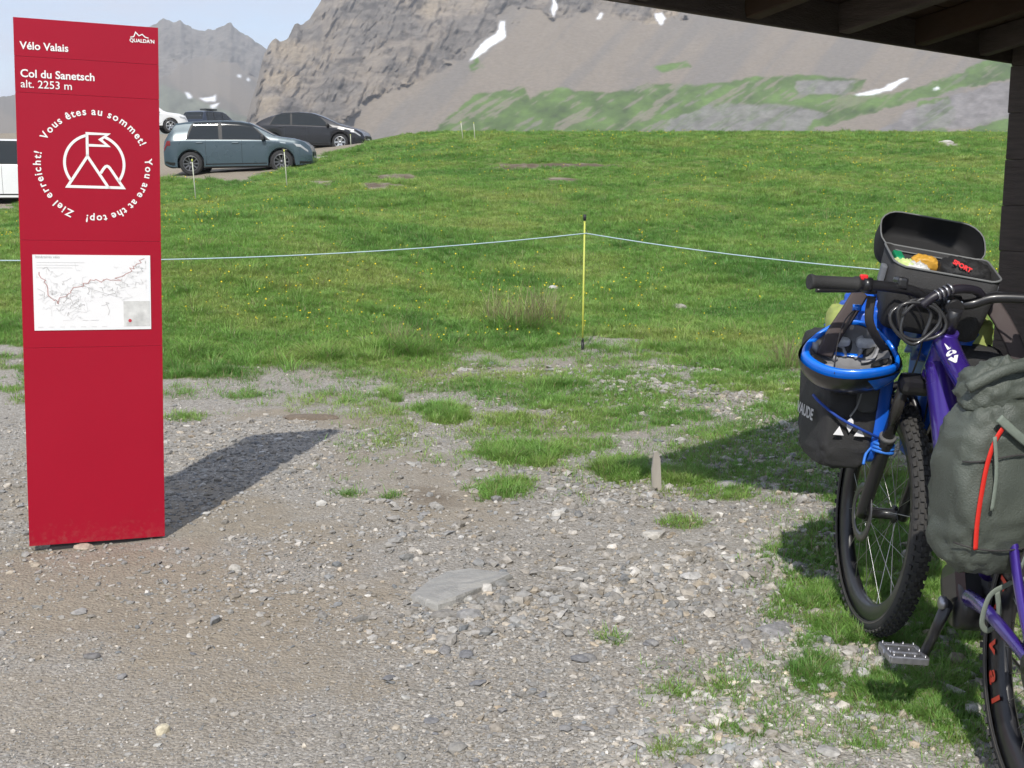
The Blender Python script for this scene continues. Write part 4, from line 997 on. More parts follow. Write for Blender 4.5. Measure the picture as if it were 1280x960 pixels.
        if full:
            mx = winds[-1][1]-.12; y, z = S(mx, 6.1)
            MB().box((mx, sg*(y+.1), z+.05), (.1, .19, .13), bev=.035).build('mirror', TRIM, root)
            for hx in (door or ()):
                y, z = S(hx, 5.0); MB().box((hx, sg*(y+.012), z-.03), (.19, .03, .035), bev=.012).build('door_handle', paint, root)
                y0 = hx+.16
                MB().tube([(y0, sg*(S(y0, s)[0]+.0005), S(y0, s)[1]) for s in np.linspace(2.2, 6.0, 9)], .004, 4).build('door_gap', TRIM, root)
    for (seg, nm) in ((screen, 'windscreen'), (back, 'rear_window')):
        x0, x1 = seg; rws = []
        for j in range(9):
            x = x0+(x1-x0)*j/8; half = [(x, *S(x, f, .008)) for f in np.linspace(8.75, 10.99, 7)]
            rws.append(half+[(x, -y, z) for _, y, z in reversed(half)])
        MB().grid(rws).build(nm, GLASS, root)
    for sg in sides:
        for (x0, x1, nm) in ((L_-.34, L_-.03, 'bumper_trim'), (.03, .3, 'bumper_trim')):
            MB().grid([[(x0+(x1-x0)*i/8, *(lambda yz: (sg*yz[0], yz[1]))(S(x0+(x1-x0)*i/8, s_, .005))) for i in range(9)] for s_ in (1.0, 1.8, 2.5)]).build(nm, TRIM, root)
    MB().box((L_+.012, 0, zb+.27), (.012, .42, .1), bev=.003).build('number_plate', mat('plate_white', (.7, .7, .68), .5), root)
    MB().box((-.008, 0, zb+.55), (.012, .42, .1), bev=.003).build('number_plate', mat('plate_white', (.7, .7, .68), .5), root)
    nose = [(L_+.012, y, z) for y, z in ((-.34, zb+.36), (.34, zb+.36), (.3, zb+.19), (-.3, zb+.19))]
    MB().box((L_-.005, 0, zb+.32), (.05, W*.5, .12), bev=.02).build('grille', TRIM, root)
    for sg in sides: MB().box((L_-.07, sg*W*.36, zb+.2), (.06, .16, .07), bev=.02, rot=(0, 0, -sg*.4)).build('fog_lamp', LAMP, root)
    if rails:
        for sg in sides: MB().tube([(rx[2], sg*hw*.62, rzv[2]+.02), (rx[2]+.2, sg*hw*.62, rzv[2]+.08), (rx[-4]-.2, sg*hw*.62, rzv[-5]+.08), (rx[-4], sg*hw*.62, rzv[-5]+.02)], .02, 6).build('roof_rail', CHROME, root)
    rim_m = mat('dark_alloy', (.12, .12, .125), .35, metal=.6) if dark_rim else ALLOY
    for wx in wheels:
        for sg in (-1, 1):
            w = MB().lathe([(rw*.62, -.1), (rw*.86, -.105), (rw*.97, -.09), (rw, -.05), (rw, .05), (rw*.97, .09), (rw*.86, .105), (rw*.62, .1)], (0, 0, 0), (0, sg, 0), 32).build('wheel', TYRE, root)
            w.location = (wx, sg*(hw-.108), rw)
            MB().lathe([(rw*.67, .09), (rw*.66, .104), (rw*.6, .1), (rw*.58, .04), (0, .035)], (0, 0, 0), (0, sg, 0), 28).build('rim', TRIM, w)
            sp = MB()
            sp.lathe([(rw*.69, .098), (rw*.66, .111), (rw*.61, .105)], (0, 0, 0), (0, sg, 0), 28)
            for i in range(spokes):
                a = 2*math.pi*i/spokes; d = Vector((math.cos(a), 0, math.sin(a))); t = Vector((-math.sin(a), 0, math.cos(a)))
                wd = .022 if spokes > 6 else .045
                sp.add([d*.05+t*wd+Vector((0, sg*.088, 0)), d*.05-t*wd+Vector((0, sg*.088, 0)), d*rw*.63-t*wd*.8+Vector((0, sg*.108, 0)), d*rw*.63+t*wd*.8+Vector((0, sg*.108, 0))], [(0, 1, 2, 3)])
            sp.lathe([(.06, .08), (.055, .1), (0, .104)], (0, 0, 0), (0, sg, 0), 14)
            sp.build('spokes', rim_m, w)
    return root
def car_mat(name, c, metal=.2, rough=.3): return mat(name, c, rough, metal=metal, var=.05, scale=3, coat=.5)
def place(px, py, Y): p = at_dist(px, py, Y); return Vector((p.x, p.y, gz(p.x, p.y)))
hatch_roof = [(0, .80), (.03, .96), (.1, 1.05), (.3, 1.36), (.36, 1.415), (.6, 1.445), (1.1, 1.47), (1.7, 1.47), (2.1, 1.44), (2.35, 1.385), (2.95, 1.06), (3.1, 1.005), (3.5, .95), (3.8, .86), (3.94, .74), (4.0, .58)]
hatch_belt = [(0, .7), (.1, .94), (.6, .95), (1.6, .93), (2.8, .905), (3.1, .88), (3.7, .78), (4.0, .54)]
def make_cars():
    p = place(240, 218, 34.4)
    h = R(4); rw = .315
    loc = p-Vector((math.cos(h)*.72, math.sin(h)*.72, 0))+Vector((-math.sin(h)*.8, math.cos(h)*.8, 0)); 
    c = car('hatchback_car', 'slate blue grey hatchback parked at the edge of the gravel', car_mat('slate_blue_paint', (.055, .085, .105), .2, .28), loc, h, hatch_roof, hatch_belt, 1.73, .2, (.72, 3.17), rw,
        [(.66, 1.50, .88, 1.48), (1.6, 2.82, 1.58, 2.38)], (2.3, 3.02), (.09, .36), (3.5, 3.9, 4.75, 5.7), (.02, .2, 4.5, 5.8), dark_rim=True, spokes=10, door=(.98, 1.95))
    c.rotation_euler = (0, R(-1.2), h)
    p = place(325, 188, 50); h = R(-6)
    rf = [(0, .78), (.06, 1.0), (.3, 1.16), (.7, 1.33), (1.2, 1.46), (1.8, 1.49), (2.3, 1.45), (2.75, 1.3), (3.3, 1.05), (3.7, .92), (4.05, .83), (4.28, .7), (4.38, .52)]
    bl = [(0, .74), (.1, .95), (.8, .98), (1.9, .95), (2.9, .91), (3.4, .86), (4.05, .74), (4.38, .5)]
    car('compact_car', 'black family car with arched roof parked behind the grey hatchback', car_mat('black_paint', (.018, .019, .024), .2, .25), p, h, rf, bl, 1.76, .19, (.8, 3.45), .32,
        [(.7, 1.5, .95, 1.48), (1.58, 3.1, 1.55, 2.6)], (2.4, 3.3), (.12, .7), (3.8, 4.25, 4.75, 5.7), (.05, .3, 4.2, 5.6), spokes=6, door=(1.1, 2.0))
    p = place(240, 166, 77); h = R(66)
    sf = [(0, .85), (.05, 1.1), (.14, 1.4), (.3, 1.66), (.6, 1.72), (1.4, 1.74), (2.2, 1.71), (2.5, 1.62), (3.0, 1.24), (3.2, 1.16), (3.7, 1.08), (4.1, .98), (4.3, .84), (4.4, .6)]
    sb = [(0, .8), (.1, 1.06), (1.5, 1.08), (2.9, 1.06), (3.2, 1.02), (4.1, .9), (4.4, .58)]
    c = car('off_road_car', 'dark blue off-road car with roof rails parked behind the hatchback', car_mat('dark_blue_paint', (.03, .04, .065), .3, .3), p, h, sf, sb, 1.82, .28, (.78, 3.45), .36,
        [(.45, 1.1, .5, 1.08), (1.18, 1.95, 1.16, 1.93), (2.03, 2.85, 2.01, 2.42)], (2.46, 3.02), (.08, .28), (3.95, 4.3, 4.7, 5.7), (.02, .16, 4.0, 5.8), rails=True, door=(1.4, 2.3))
    # bicycle carried flat on the roof reads only as a dark bundle at this distance
    b = MB(); b.box((0, 0, .05), (1.1, .5, .1), bev=.04); ca = b.build('roof_luggage', mat('dark_canvas', (.05, .055, .06), .8)); M_ = Matrix.Translation(p) @ Matrix.Rotation(h, 4, 'Z')
    ca.matrix_world = M_ @ Matrix.Translation((1.7, 0, 1.79)); tag(ca, 'dark luggage bundle strapped on the off-road car roof', 'luggage')
    p = place(172, 168, 71); h = R(24)
    pf = [(0, .95), (.04, 1.05), (1.45, 1.08), (1.55, 1.5), (1.7, 1.74), (2.1, 1.8), (2.9, 1.79), (3.2, 1.7), (3.75, 1.22), (3.95, 1.14), (4.6, 1.07), (4.95, .95), (5.1, .65)]
    pb = [(0, .93), (1.4, 1.04), (3.6, 1.1), (4.0, 1.06), (4.9, .88), (5.1, .62)]
    car('pickup_car', 'white pickup standing farthest back on the gravel parking', car_mat('white_paint', (.7, .71, .72), .0, .35), p-Vector((math.cos(h), math.sin(h), 0))*2.4, h, pf, pb, 1.85, .38, (1.0, 4.1), .39,
        [(1.72, 2.45, 1.85, 2.43), (2.53, 3.5, 2.5, 3.12)], (3.22, 3.78), (1.5, 1.7), (4.55, 5.0, 4.5, 5.7), (.02, .15, 4.0, 5.8), spokes=6, door=(2.0, 2.9))
    p = at_dist(16, 248, 29.5); h = R(3)
    vf = [(0, .8), (.05, 1.05), (.18, 1.42), (.5, 1.56), (1.2, 1.6), (2.2, 1.58), (2.6, 1.48), (3.2, 1.13), (3.5, 1.03), (4.0, .95), (4.35, .82), (4.5, .6)]
    vb = [(0, .78), (.1, 1.0), (1.5, 1.0), (3.1, .98), (3.5, .92), (4.3, .78), (4.5, .56)]
    q = p-Vector((math.cos(h)*4.5, math.sin(h)*4.5, 0)); q.z = gz(q.x+2.2, q.y)+.02
    car('estate_car', 'white car standing behind the red panel', car_mat('clean_white_paint', (.72, .73, .74), .0, .3), q+Vector((2.75, .6, 0)), h, vf, vb, 1.8, .22, (.8, 3.5), .33,
        [(.5, 1.1, .55, 1.1), (1.2, 2.05, 1.2, 2.0), (2.13, 3.3, 2.1, 2.72)], (2.55, 3.22), (.1, .45), (4.0, 4.38, 4.5, 5.6), (.02, .16, 4.0, 5.8), door=(1.5, 2.6))
make_cars()
# ------------------------------------------------------------------ the bicycle (local frame: x forward, y left, z up, origin under the rear axle)
BIKE_LOC = Vector((1.135, 2.47, 0)); BIKE_LOC.z = gz(1.135, 2.47)-.004
BIKE_M = Matrix.Translation(BIKE_LOC) @ Matrix.Rotation(R(92.0), 4, 'Z') @ Matrix.Rotation(R(5.0), 4, 'X')
RUBBER = mat('tyre_black', (.03, .03, .031), .85, var=.3, scale=25, c2=(.045, .043, .04)); CARBON = mat('black_metal', (.016, .016, .018), .35, var=.2, coat=.2)
PURPLE = mat('purple_lacquer', (.05, .022, .24), .28, metal=.35, var=.08, scale=5, coat=.9); STEEL = mat('steel', (.5, .5, .5), .3, metal=1, var=.15); SILV = mat('scuffed_aluminium', (.38, .38, .4), .35, metal=.85, var=.35, scale=70)
GRIP = mat('rubber_grip', (.028, .028, .028), .75, bump=.3, bscale=400); REDP = mat('red_plastic', (.7, .015, .02), .4); WHITEP = mat('white_decal', (.75, .75, .76), .5)
def bike_thing(name, label, cat, at=(0, 0, 0), rot=(0, 0, 0)):
    o = thing(name, label, cat); o.matrix_world = BIKE_M @ Matrix.Translation(at) @ Euler(rot).to_matrix().to_4x4(); return o
def curve_pts(P, n=8):
    """Catmull-Rom through the points"""
    P = [Vector(p) for p in P]; out = []
    for i in range(len(P)-1):
        p0, p1, p2, p3 = P[max(i-1, 0)], P[i], P[i+1], P[min(i+2, len(P)-1)]
        for k in range(n):
            t = k/n; out.append(.5*((2*p1)+(p2-p0)*t+(2*p0-5*p1+4*p2-p3)*t*t+(3*p1-p0-3*p2+p3)*t**3))
    return out+[P[-1]]
def make_bike():
    root = bike_thing('electric_bicycle', 'purple electric mountain bike loaded with bags leaning right', 'bicycle')
    Rw, Rt = .372, .029
    def wheel(ax, rear):
        c = Vector((ax, 0, Rw)); Y = (0, 1, 0); rm = Rw-Rt-.006
        prof = []
        for k in range(15):
            a = R(-112+224*k/14); prof.append((rm+Rt*.98*math.cos(a)*1.02, Rt*math.sin(a)))
        w = MB().lathe([(r_, h_) for r_, h_ in prof], (0, 0, 0), Y, 72).build('wheel', RUBBER, root); w.location = c
        # tread blocks
        b = MB(); nk = 76
        for i in range(nk):
            a = 2*math.pi*i/nk
            for (ya, ang, sz) in ((-.0, 0, (.013, .012, .011)), (.0, 22, (.011, .010, .011)), (0, -22, (.011, .010, .011)), (0, 50, (.014, .009, .011)), (0, -50, (.014, .009, .011))):
                aa = a+(math.pi/nk if abs(ang) == 22 else 0); g = R(ang)
                rr = rm+(Rt+.001)*math.cos(g)*1.02; hh = (Rt+.001)*math.sin(g)
                d = Vector((math.cos(aa), 0, math.sin(aa))); t = Vector((-math.sin(aa), 0, math.cos(aa))); nrm = (d*math.cos(g)+Vector((0, 1, 0))*math.sin(g)).normalized(); s = nrm.cross(t)
                b.box(d*rr+Vector((0, hh, 0)), sz, rot=Matrix((t, s, nrm)).transposed())
        tag(b.build('tread_blocks', RUBBER, w), kind='stuff')
        MB().lathe([(rm-.05, -.017), (rm-.010, -.0215), (rm+.004, -.018), (rm+.004, .018), (rm-.010, .0215), (rm-.05, .017), (rm-.062, .008), (rm-.062, -.008)], (0, 0, 0), Y, 64, closed=True).build('rim', CARBON, w)
        MB().lathe([(0, -.055), (.012, -.055), (.012, -.05), (.028, -.048), (.028, -.04), (.017, -.036), (.017, .036), (.028, .04), (.028, .048), (.012, .05), (.012, .055), (0, .055)], (0, 0, 0), Y, 20).build('hub', CARBON, w)
        b = MB()
        for i in range(28):
            a = 2*math.pi*i/28; sg = 1 if i % 2 else -1; a2 = a+(.55 if (i//2) % 2 else -.55)
            b.tube([(.026*math.cos(a2), sg*.044, .026*math.sin(a2)), ((rm-.03)*math.cos(a), 0, (rm-.03)*math.sin(a))], .0011, 4, caps=False)
        tag(b.build('spokes', STEEL, w), kind='stuff')
        MB().lathe([(.062, .056), (.09, .056), (.09, .058), (.062, .058)], (0, 0, 0), Y, 40, closed=True).build('brake_disc', mat('disc_steel', (.13, .13, .13), .4, metal=.9), w)
        # worn ring of dust along the sidewall
        MB().lathe([(rm-.006, .0292), (rm-.002, .0296)], (0, 0, 0), Y, 64).build('sidewall_line', mat('sidewall_grey', (.11, .1, .085), .9), w)
        return w, rm
    wr, rm = wheel(0, True); wf, _ = wheel(1.2, False)
    # maker's lettering on the rear rim, read downwards on its front half
    red = mat('rim_decal_red', (.72, .07, .035), .5)
    word = 'roval'; ws = [text_width(word[:i], 1.0) for i in range(6)]; size = .06
    a_s, a_e = 22, -40
    for i, ch in enumerate(word):
        V, Fc = text_2d(ch, 1.0, .03); an = R(a_s+(a_e-a_s)*((ws[i]+ws[i+1])/2)/ws[-1]); hwid = (ws[i+1]-ws[i])/2; rb = rm-.0155
        d = Vector((math.cos(an), 0, math.sin(an))); t = Vector((math.sin(an), 0, -math.cos(an)))
        sgn = -1
        yb = .0222
        MB().add([tuple(d*(rb+sgn*y*size*1.0)+t*((x-hwid)*size*1.25)+Vector((0, yb-.004*(y*size/.03) if False else yb, 0))) for x, y in V], Fc).build('rim_lettering', red, wr)
    # frame
    BBp = Vector((.455, 0, .345)); HT = Vector((.885, 0, .975)); HB = Vector((.945, 0, .845))
    MB().tube([HB+(HB-HT)*.06, HB, (HB+HT)/2, HT], [.031, .032, .029, .03], 16).build('head_tube', PURPLE, root)
    MB().tube(curve_pts([(.925, 0, .87), (.78, 0, .70), (.62, 0, .50), (.52, 0, .42)], 5), [.036+.008*min(1, i/6) for i in range(16)], 16, flat=(1.05, .95)).build('down_tube', PURPLE, root)
    tt = curve_pts([(.895, 0, .945), (.74, 0, .87), (.5, 0, .79), (.3, 0, .755)], 5)
    MB().tube(tt, [.033-.010*i/15 for i in range(16)], 14, flat=(.95, 1.05)).build('top_tube', PURPLE, root)
    dec = MB(); dl = MB()
    for t0, t1 in ((.1, .5),):
        rws = []
        for i in range(9):
            p = Vector((.895, 0, .945)).lerp(Vector((.74, 0, .87)), .12+.75*i/8); p.z += .0
            rws.append([(p.x+.012, .0335*math.sin(R(a))*.98, p.z+.0345*math.cos(R(a))) for a in (-22, 0, 22, 45, 62)])
        dec.grid(rws)
    dec.build('top_tube_panel', CARBON, root)
    for k, (body, s0, s1) in enumerate((('l', .40, .58), ('o', .62, .74), ('v', .77, .95))):
        V, Fc = text_2d(body, 1.0, .05); xs_ = [v[0] for v in V]; ys_ = [v[1] for v in V]; cxm = (min(xs_)+max(xs_))/2; h = max(ys_)-min(ys_)
        def pl(x, y):
            s = s1+(s0-s1)*((y-min(ys_))/h); p = Vector((.895, 0, .945)).lerp(Vector((.74, 0, .87)), s); an = (x-cxm)*.05/.034*-1+.5
            return (p.x+.012, .036*math.sin(an), p.z+.0365*math.cos(an))
        MB().add([pl(x, y) for x, y in V], Fc).build('frame_lettering', WHITEP, root)
    MB().tube([(.445, 0, .42), (.33, 0, .69), (.295, 0, .78)], [.026, .019, .018], 14).build('seat_tube', PURPLE, root)
    b = MB(); b.box((.49, 0, .375), (.17, .125, .15), bev=.045, rot=(0, R(30), 0)); b.lathe([(0, .06), (.055, .06), (.062, .05), (.062, -.05), (.055, -.06), (0, -.06)], BBp, (0, 1, 0), 28); b.build('motor', CARBON, root)
    MB().box((.535, 0, .445), (.13, .092, .12), bev=.035, rot=(0, R(42), 0)).build('motor_cover', PURPLE, root)
    for sg in (-1, 1):
        MB().tube(curve_pts([(.42, sg*.045, .375), (.3, sg*.062, .395), (.15, sg*.072, .39), (.0, sg*.074, .372)], 5), [.019, .019, .018, .018, .017, .017, .016, .016, .015, .015, .015, .014, .014, .014, .014, .014], 12, flat=(1.15, .8)).build('chain_stay', PURPLE, root)
        MB().tube(curve_pts([(.34, sg*.03, .70), (.25, sg*.055, .64), (.12, sg*.07, .50), (.005, sg*.074, .385)], 5), [.016-.004*i/15 for i in range(16)], 12, flat=(1.15, .8)).build('seat_stay', PURPLE, root)
        MB().lathe([(0, -.012), (.022, -.012), (.024, 0), (.022, .012), (0, .012)], (0, sg*.078, Rw), (0, 1, 0), 16).build('dropout', CARBON, root)
        # crank and pedal
        a = R(232 if sg > 0 else 52); e = BBp+Vector((.168*math.cos(a)*-1 if False else -.168*math.cos(a), 0, .168*math.sin(a)))
        e = BBp+Vector((.055, 0, -.158))*sg; y0, y1 = sg*.075, sg*.092
        MB().tube([BBp+Vector((0, y0, 0)), BBp.lerp(e, .5)+Vector((0, (y0+y1)/2, 0)), e+Vector((0, y1, 0))], [.019, .016, .015], 10, flat=(1.2, .7)).build('crank_arm', CARBON, root)
        MB().lathe([(0, .0), (.017, .0), (.016, .014), (0, .016)], BBp+Vector((0, y0+sg*.006, 0)), (0, sg, 0), 16).build('crank_bolt', SILV, root)
        pc = e+Vector((0, sg*.145, 0)); pd = MB()
        pd.tube([e+Vector((0, sg*.1, 0)), e+Vector((0, sg*.2, 0))], .009, 10)
        for dx in (-.043, .043): pd.box(pc+Vector((dx, 0, 0)), (.014, .098, .02), bev=.004)
        for dy in (-.046, .046): pd.box(pc+Vector((0, dy, 0)), (.086, .012, .018), bev=.004)
        pd.box(pc, (.03, .07, .022), bev=.006)
        for dx in (-.043, 0, .043):
            for dy in (-.04, -.013, .013, .04): pd.tube([pc+Vector((dx, dy, -.015)), pc+Vector((dx, dy, .015))], .0022, 5)
        pd.build('pedal', SILV, root)
    b = MB().lathe([(.03, -.052), (.078, -.052), (.082, -.05), (.078, -.048), (.03, -.048)], BBp, (0, 1, 0), 40); b.build('chainring', STEEL, root)
    b = MB()
    for k in range(6): b.lathe([(.02, -.02-.004*k), (.05-.005*k+.0, -.02-.004*k), (.05-.005*k, -.022-.004*k)], (0, 0, Rw), (0, 1, 0), 28)
    b.build('cassette', STEEL, root)
    MB().tube([(.455, -.05, .427), (.0, -.035, .42), (-.05, -.035, .37), (.0, -.04, .30), (.02, -.045, .22), (.1, -.046, .24), (.43, -.05, .266), (.53, -.05, .32), (.52, -.05, .40)], .0045, 6, closed=True).build('chain', STEEL, root)
    b = MB(); b.box((.02, -.055, .24), (.03, .03, .12), bev=.008); b.lathe([(0, -.008), (.022, -.008), (.022, .008), (0, .008)], (.025, -.046, .2), (0, 1, 0), 14); b.build('derailleur', CARBON, root)
    # seatpost, saddle
    MB().tube([(.30, 0, .76), (.245, 0, .93)], .0155, 12).build('seat_post', CARBON, root)
    rws = []
    for i in range(13):
        t = i/12; x = .10+.27*t; wv = .072*(1-t)**.8+.018; z = .955-.012*math.sin(t*math.pi)+.008*(1-t)
        rws.append([(x, wv*math.sin(R(a)), z+.022*math.cos(R(a))-.03) for a in range(-110, 111, 20)])
    MB().grid(rws).build('saddle', CARBON, root)
    # fork
    stv = (HT-HB).normalized(); axl = Vector((1.2, 0, Rw)); crown = HB-stv*.03
    MB().box(crown+Vector((.012, 0, -.008)), (.06, .165, .05), bev=.018, rot=(0, R(-24), 0)).build('fork_crown', CARBON, root)
    for sg in (-1, 1):
        t0 = crown+Vector((.012, sg*.063, 0)); t1 = axl+Vector((-.03, sg*.063, .02))
        mid = t0.lerp(t1, .42)
        MB().tube([t0, mid], .0178, 12).build('stanchion', mat('stanchion_black', (.03, .028, .026), .2), root)
        MB().tube([mid, t0.lerp(t1, .47), t1, t1+(t1-t0).normalized()*.03], [.024, .022, .02, .017], 12).build('fork_leg', CARBON, root)
        MB().tube([mid-stv*-.002, mid-stv*.012], .0245, 12).build('fork_seal', mat('seal_grey', (.12, .12, .12), .5), root)
    MB().tube(curve_pts([axl+Vector((-.1, .063, .26)), axl+Vector((-.02, .03, .385)), axl+Vector((-.02, -.03, .385)), axl+Vector((-.1, -.063, .26))], 5), .013, 8).build('fork_arch', CARBON, root)
    # cockpit
    st_top = HT+stv*.07
    MB().tube([HT+stv*.0, st_top], .02, 14).build('steerer_spacers', CARBON, root)
    clamp = st_top+Vector((.047, 0, .012))
    MB().tube([st_top, clamp], [.024, .022], 12).build('stem', CARBON, root); MB().tube([clamp+Vector((0, -.027, 0)), clamp+Vector((0, .027, 0))], .023, 14).build('stem_clamp', CARBON, root)
    for dy in (-.017, .017): MB().tube([clamp+Vector((-.03, dy, .005)), clamp+Vector((-.038, dy, .006))], .004, 8).build('stem_bolt', STEEL, root)
    bar = curve_pts([clamp+Vector((-.075, .40, .03)), clamp+Vector((-.048, .26, .033)), clamp+Vector((-.018, .12, .026)), clamp+Vector((0, .05, 0)), clamp+Vector((0, -.05, 0)), clamp+Vector((-.018, -.12, .026)), clamp+Vector((-.048, -.26, .033)), clamp+Vector((-.075, -.40, .03))], 6)
    MB().tube(bar, .0145, 12).build('handlebar', CARBON, root)
    for sg in (-1, 1):
        e0, e1 = clamp+Vector((-.077, sg*.415, .03)), clamp+Vector((-.051, sg*.275, .033))
        g = MB(); g.tube([e0, e0.lerp(e1, .04), e0.lerp(e1, .12), e0.lerp(e1, .9), e0.lerp(e1, .93), e1], [.02, .0215, .0178, .0178, .021, .021], 14); g.build('grip', GRIP, root)
        c0 = clamp+Vector((-.046, sg*.25, .033))
        lv = MB(); lv.tube([c0+Vector((.0, sg*.012, 0)), c0+Vector((.0, -sg*.012, 0))], .02, 12); lv.box(c0+Vector((.035, -sg*.02, -.012)), (.05, .035, .028), bev=.008); lv.tube(curve_pts([c0+Vector((.055, -sg*.01, -.018)), c0+Vector((.065, sg*.04, -.025)), c0+Vector((.05, sg*.12, -.03))], 5), [.007]*5+[.006]*6, 8); lv.build('brake_lever', CARBON, root)
        MB().tube(curve_pts([c0+Vector((.05, -sg*.04, -.01)), c0+Vector((.1, -sg*.12, -.0)), clamp+Vector((.09, sg*.03, -.07)), HB+Vector((.08, sg*.03, -.02)), axl+Vector((-.09, sg*.06, .3))], 6), .0028, 6).build('brake_hose', CARBON, root)
    MB().box(clamp+Vector((-.02, .15, .045)), (.05, .03, .03), bev=.008).build('display', CARBON, root)
    MB().box(clamp+Vector((-.05, .262, .052)), (.012, .022, .016), bev=.004).build('switch', REDP, root)
    return root, clamp, axl
BIKE, CLAMP, AXL = make_bike()

# ------------------------------------------------------------------ luggage
def soft_box(size, e=.35, nu=40, nv=28, wr=.006, ws=9.0, seed=0, taper=None, folds=0.0):
    """superellipsoid cushion with wrinkles; taper(tz) scales the section, tz in -1..1"""
    sx, sy, sz = [v*.5 for v in size]
    sp = lambda v, p: np.copysign(np.abs(v)**p, v)
    ph = (-math.pi/2+math.pi*np.arange(nv+1)/nv)[:, None]*np.ones((1, nu)); th = (2*math.pi*np.arange(nu)/nu)[None]*np.ones((nv+1, 1))
    z = sp(np.sin(ph), e); cr = sp(np.abs(np.cos(ph)), e); x = cr*sp(np.cos(th), e); y = cr*sp(np.sin(th), e)
    kk = np.array([taper(v) if taper else (1, 1) for v in z[:, 0]])
    X, Y, Z = x*sx*kk[:, :1], y*sy*kk[:, 1:], z*sz
    d = (fbm(X*ws*6+seed, Y*ws*6, Z*ws*6, oct=3, seed=seed)-.5)*2*wr
    if folds: d = d+folds*(np.abs(2*fbm(X*14+Z*9, Y*14-Z*16+X*5, Z*11+Y*13, oct=3, seed=seed+3)-1)-.25)
    ln = np.sqrt(x*x+y*y+z*z)+1e-9
    P = np.stack([X+x/ln*d, Y+y/ln*d, Z+z/ln*d], -1)
    return MB().grid([[tuple(p) for p in r] for r in P.tolist()], True, closed_v=True)
def strap(path, w, th, m, name, parent, up=(0, 0, 1)):
    return MB().tube(curve_pts(path, 6), w*.5, 8, flat=(th/w, 1.0), up=up, smooth=True).build(name, m, parent)
def make_luggage():
    canvas = mat('charcoal_canvas', (.026, .026, .027), .72, var=.2, scale=30, bump=.25, bscale=300); blue = mat('blue_tarpaulin', (.008, .10, .55), .38, var=.15, scale=9); lime = mat('lime_lining', (.32, .38, .11), .7, var=.12)
    grey = mat('grey_piping', (.16, .165, .165), .6); olive = mat('sage_nylon', (.076, .088, .073), .55, var=.22, scale=7, bump=.3, bscale=240); olive2 = mat('sage_webbing', (.17, .2, .165), .7, var=.2, scale=90); web = mat('dark_webbing', (.04, .036, .036), .8, bump=.2, bscale=500)
    blackm = mat('black_cloth', (.012, .012, .013), .8)
    # panniers on the fork
    for sg, lab in ((1, 'black pannier with white emblem tied to the left fork leg'), (-1, 'blue topped pannier on the far side of the fork')):
        pr = bike_thing('pannier_bag', lab, 'bag', (1.2, sg*.175, .535)); pr.matrix_world = BIKE_M @ Matrix.Translation((1.2, sg*.175, .52)) @ Matrix.Rotation(R(3*sg), 4, 'Z')
        b = soft_box((.27, .175, .40), .3, 64, 48, wr=.005, seed=3, taper=lambda z: (1.0+.04*z, 1.0+.16*z), folds=.016); b.v = [(x, y, z+.2) for x, y, z in b.v]
        b.build('pouch', canvas, pr)
        b = soft_box((.262, .05, .42), .3, wr=.006, seed=8); b.v = [(x, y-sg*.088, z+.235) for x, y, z in b.v]; b.build('back_panel', blue, pr)
        b = soft_box((.27, .17, .19), .5, 56, 40, wr=.008, ws=14, seed=12, taper=lambda z: (1-.1*z, 1-.45*max(0, z)), folds=.06); b.v = [(x+.035, y-sg*.065, z+.43) for x, y, z in b.v]; b.build('roll_top', blue, pr)
        b = soft_box((.1, .11, .11), .6, wr=.008, seed=15, folds=.02); b.v = [(x-.02, y+sg*.02, z+.425) for x, y, z in b.v]; b.build('lining', lime, pr)
        strap([(-.15, sg*.115, .34), (-.16, sg*.10, .40), (-.15, sg*.06, .47), (-.12, sg*.02, .53)], .05, .006, mat('brown_webbing', (.07, .055, .055), .8), 'closure_strap', pr, up=(1, 0, 0))
        if sg > 0:
            b = MB()
            b = soft_box((.02, .062, .1), .5, wr=.003, seed=31); b.v = [(x-.145, y-.03, z+.235) for x, y, z in b.v]; b.build('side_pocket', mat('grey_canvas', (.05, .052, .052), .7), pr)
            strap([(-.143, -.005, .3), (-.152, -.008, .25), (-.156, .002, .2), (-.15, .016, .17)], .012, .004, grey, 'pull_cord', pr, up=(0, 1, 0))
            xw = -.1445
            for pts in ([(-.028, .112), (-.012, .139), (.004, .112)], [(.034, .112), (.05, .139), (.066, .112)], [(.019, .122), (.03, .14), (.027, .158), (.018, .166), (.009, .155), (.009, .138)]):
                MB().add([(xw-.0025*(1 if True else 0), -(y_)+.03, z_) for y_, z_ in pts], [tuple(range(len(pts)))]).build('emblem', WHITEP, pr)
            flat_text('VAUDE', .15, lambda x, y: (.085-x, .0895+.006, .135+y), .03).build('lettering', mat('grey_print', (.5, .5, .5), .6), pr)
            MB().tube(curve_pts([(-.06, .1, .21), (-.12, .1, .2), (-.152, .05, .165), (-.158, -.02, .135), (-.13, -.085, .11), (-.075, -.108, .105)], 6), .0042, 7).build('blue_cord', mat('blue_cord', (.01, .05, .3), .7, var=.4, scale=200), pr)
    lash = bike_thing('lashing_cord', 'bright blue cord wound three times around the left fork leg', 'cord', (1.085, .063, .6)); cm = mat('bright_blue_cord', (.03, .17, .62), .6, var=.3, scale=200); b = MB()
    th = []
    for i in range(49):
        a = 2*math.pi*3*i/48; th.append((.031*math.cos(a)+.002, .031*math.sin(a), .032*i/48-.016+.005*math.sin(a)))
    MB().tube(th, .0052, 7).build('coil', cm, lash); MB().tube(curve_pts([(.0, .03, .0), (-.012, .05, -.02), (-.03, .06, -.05)], 5), .0045, 6).build('loose_end', cm, lash)
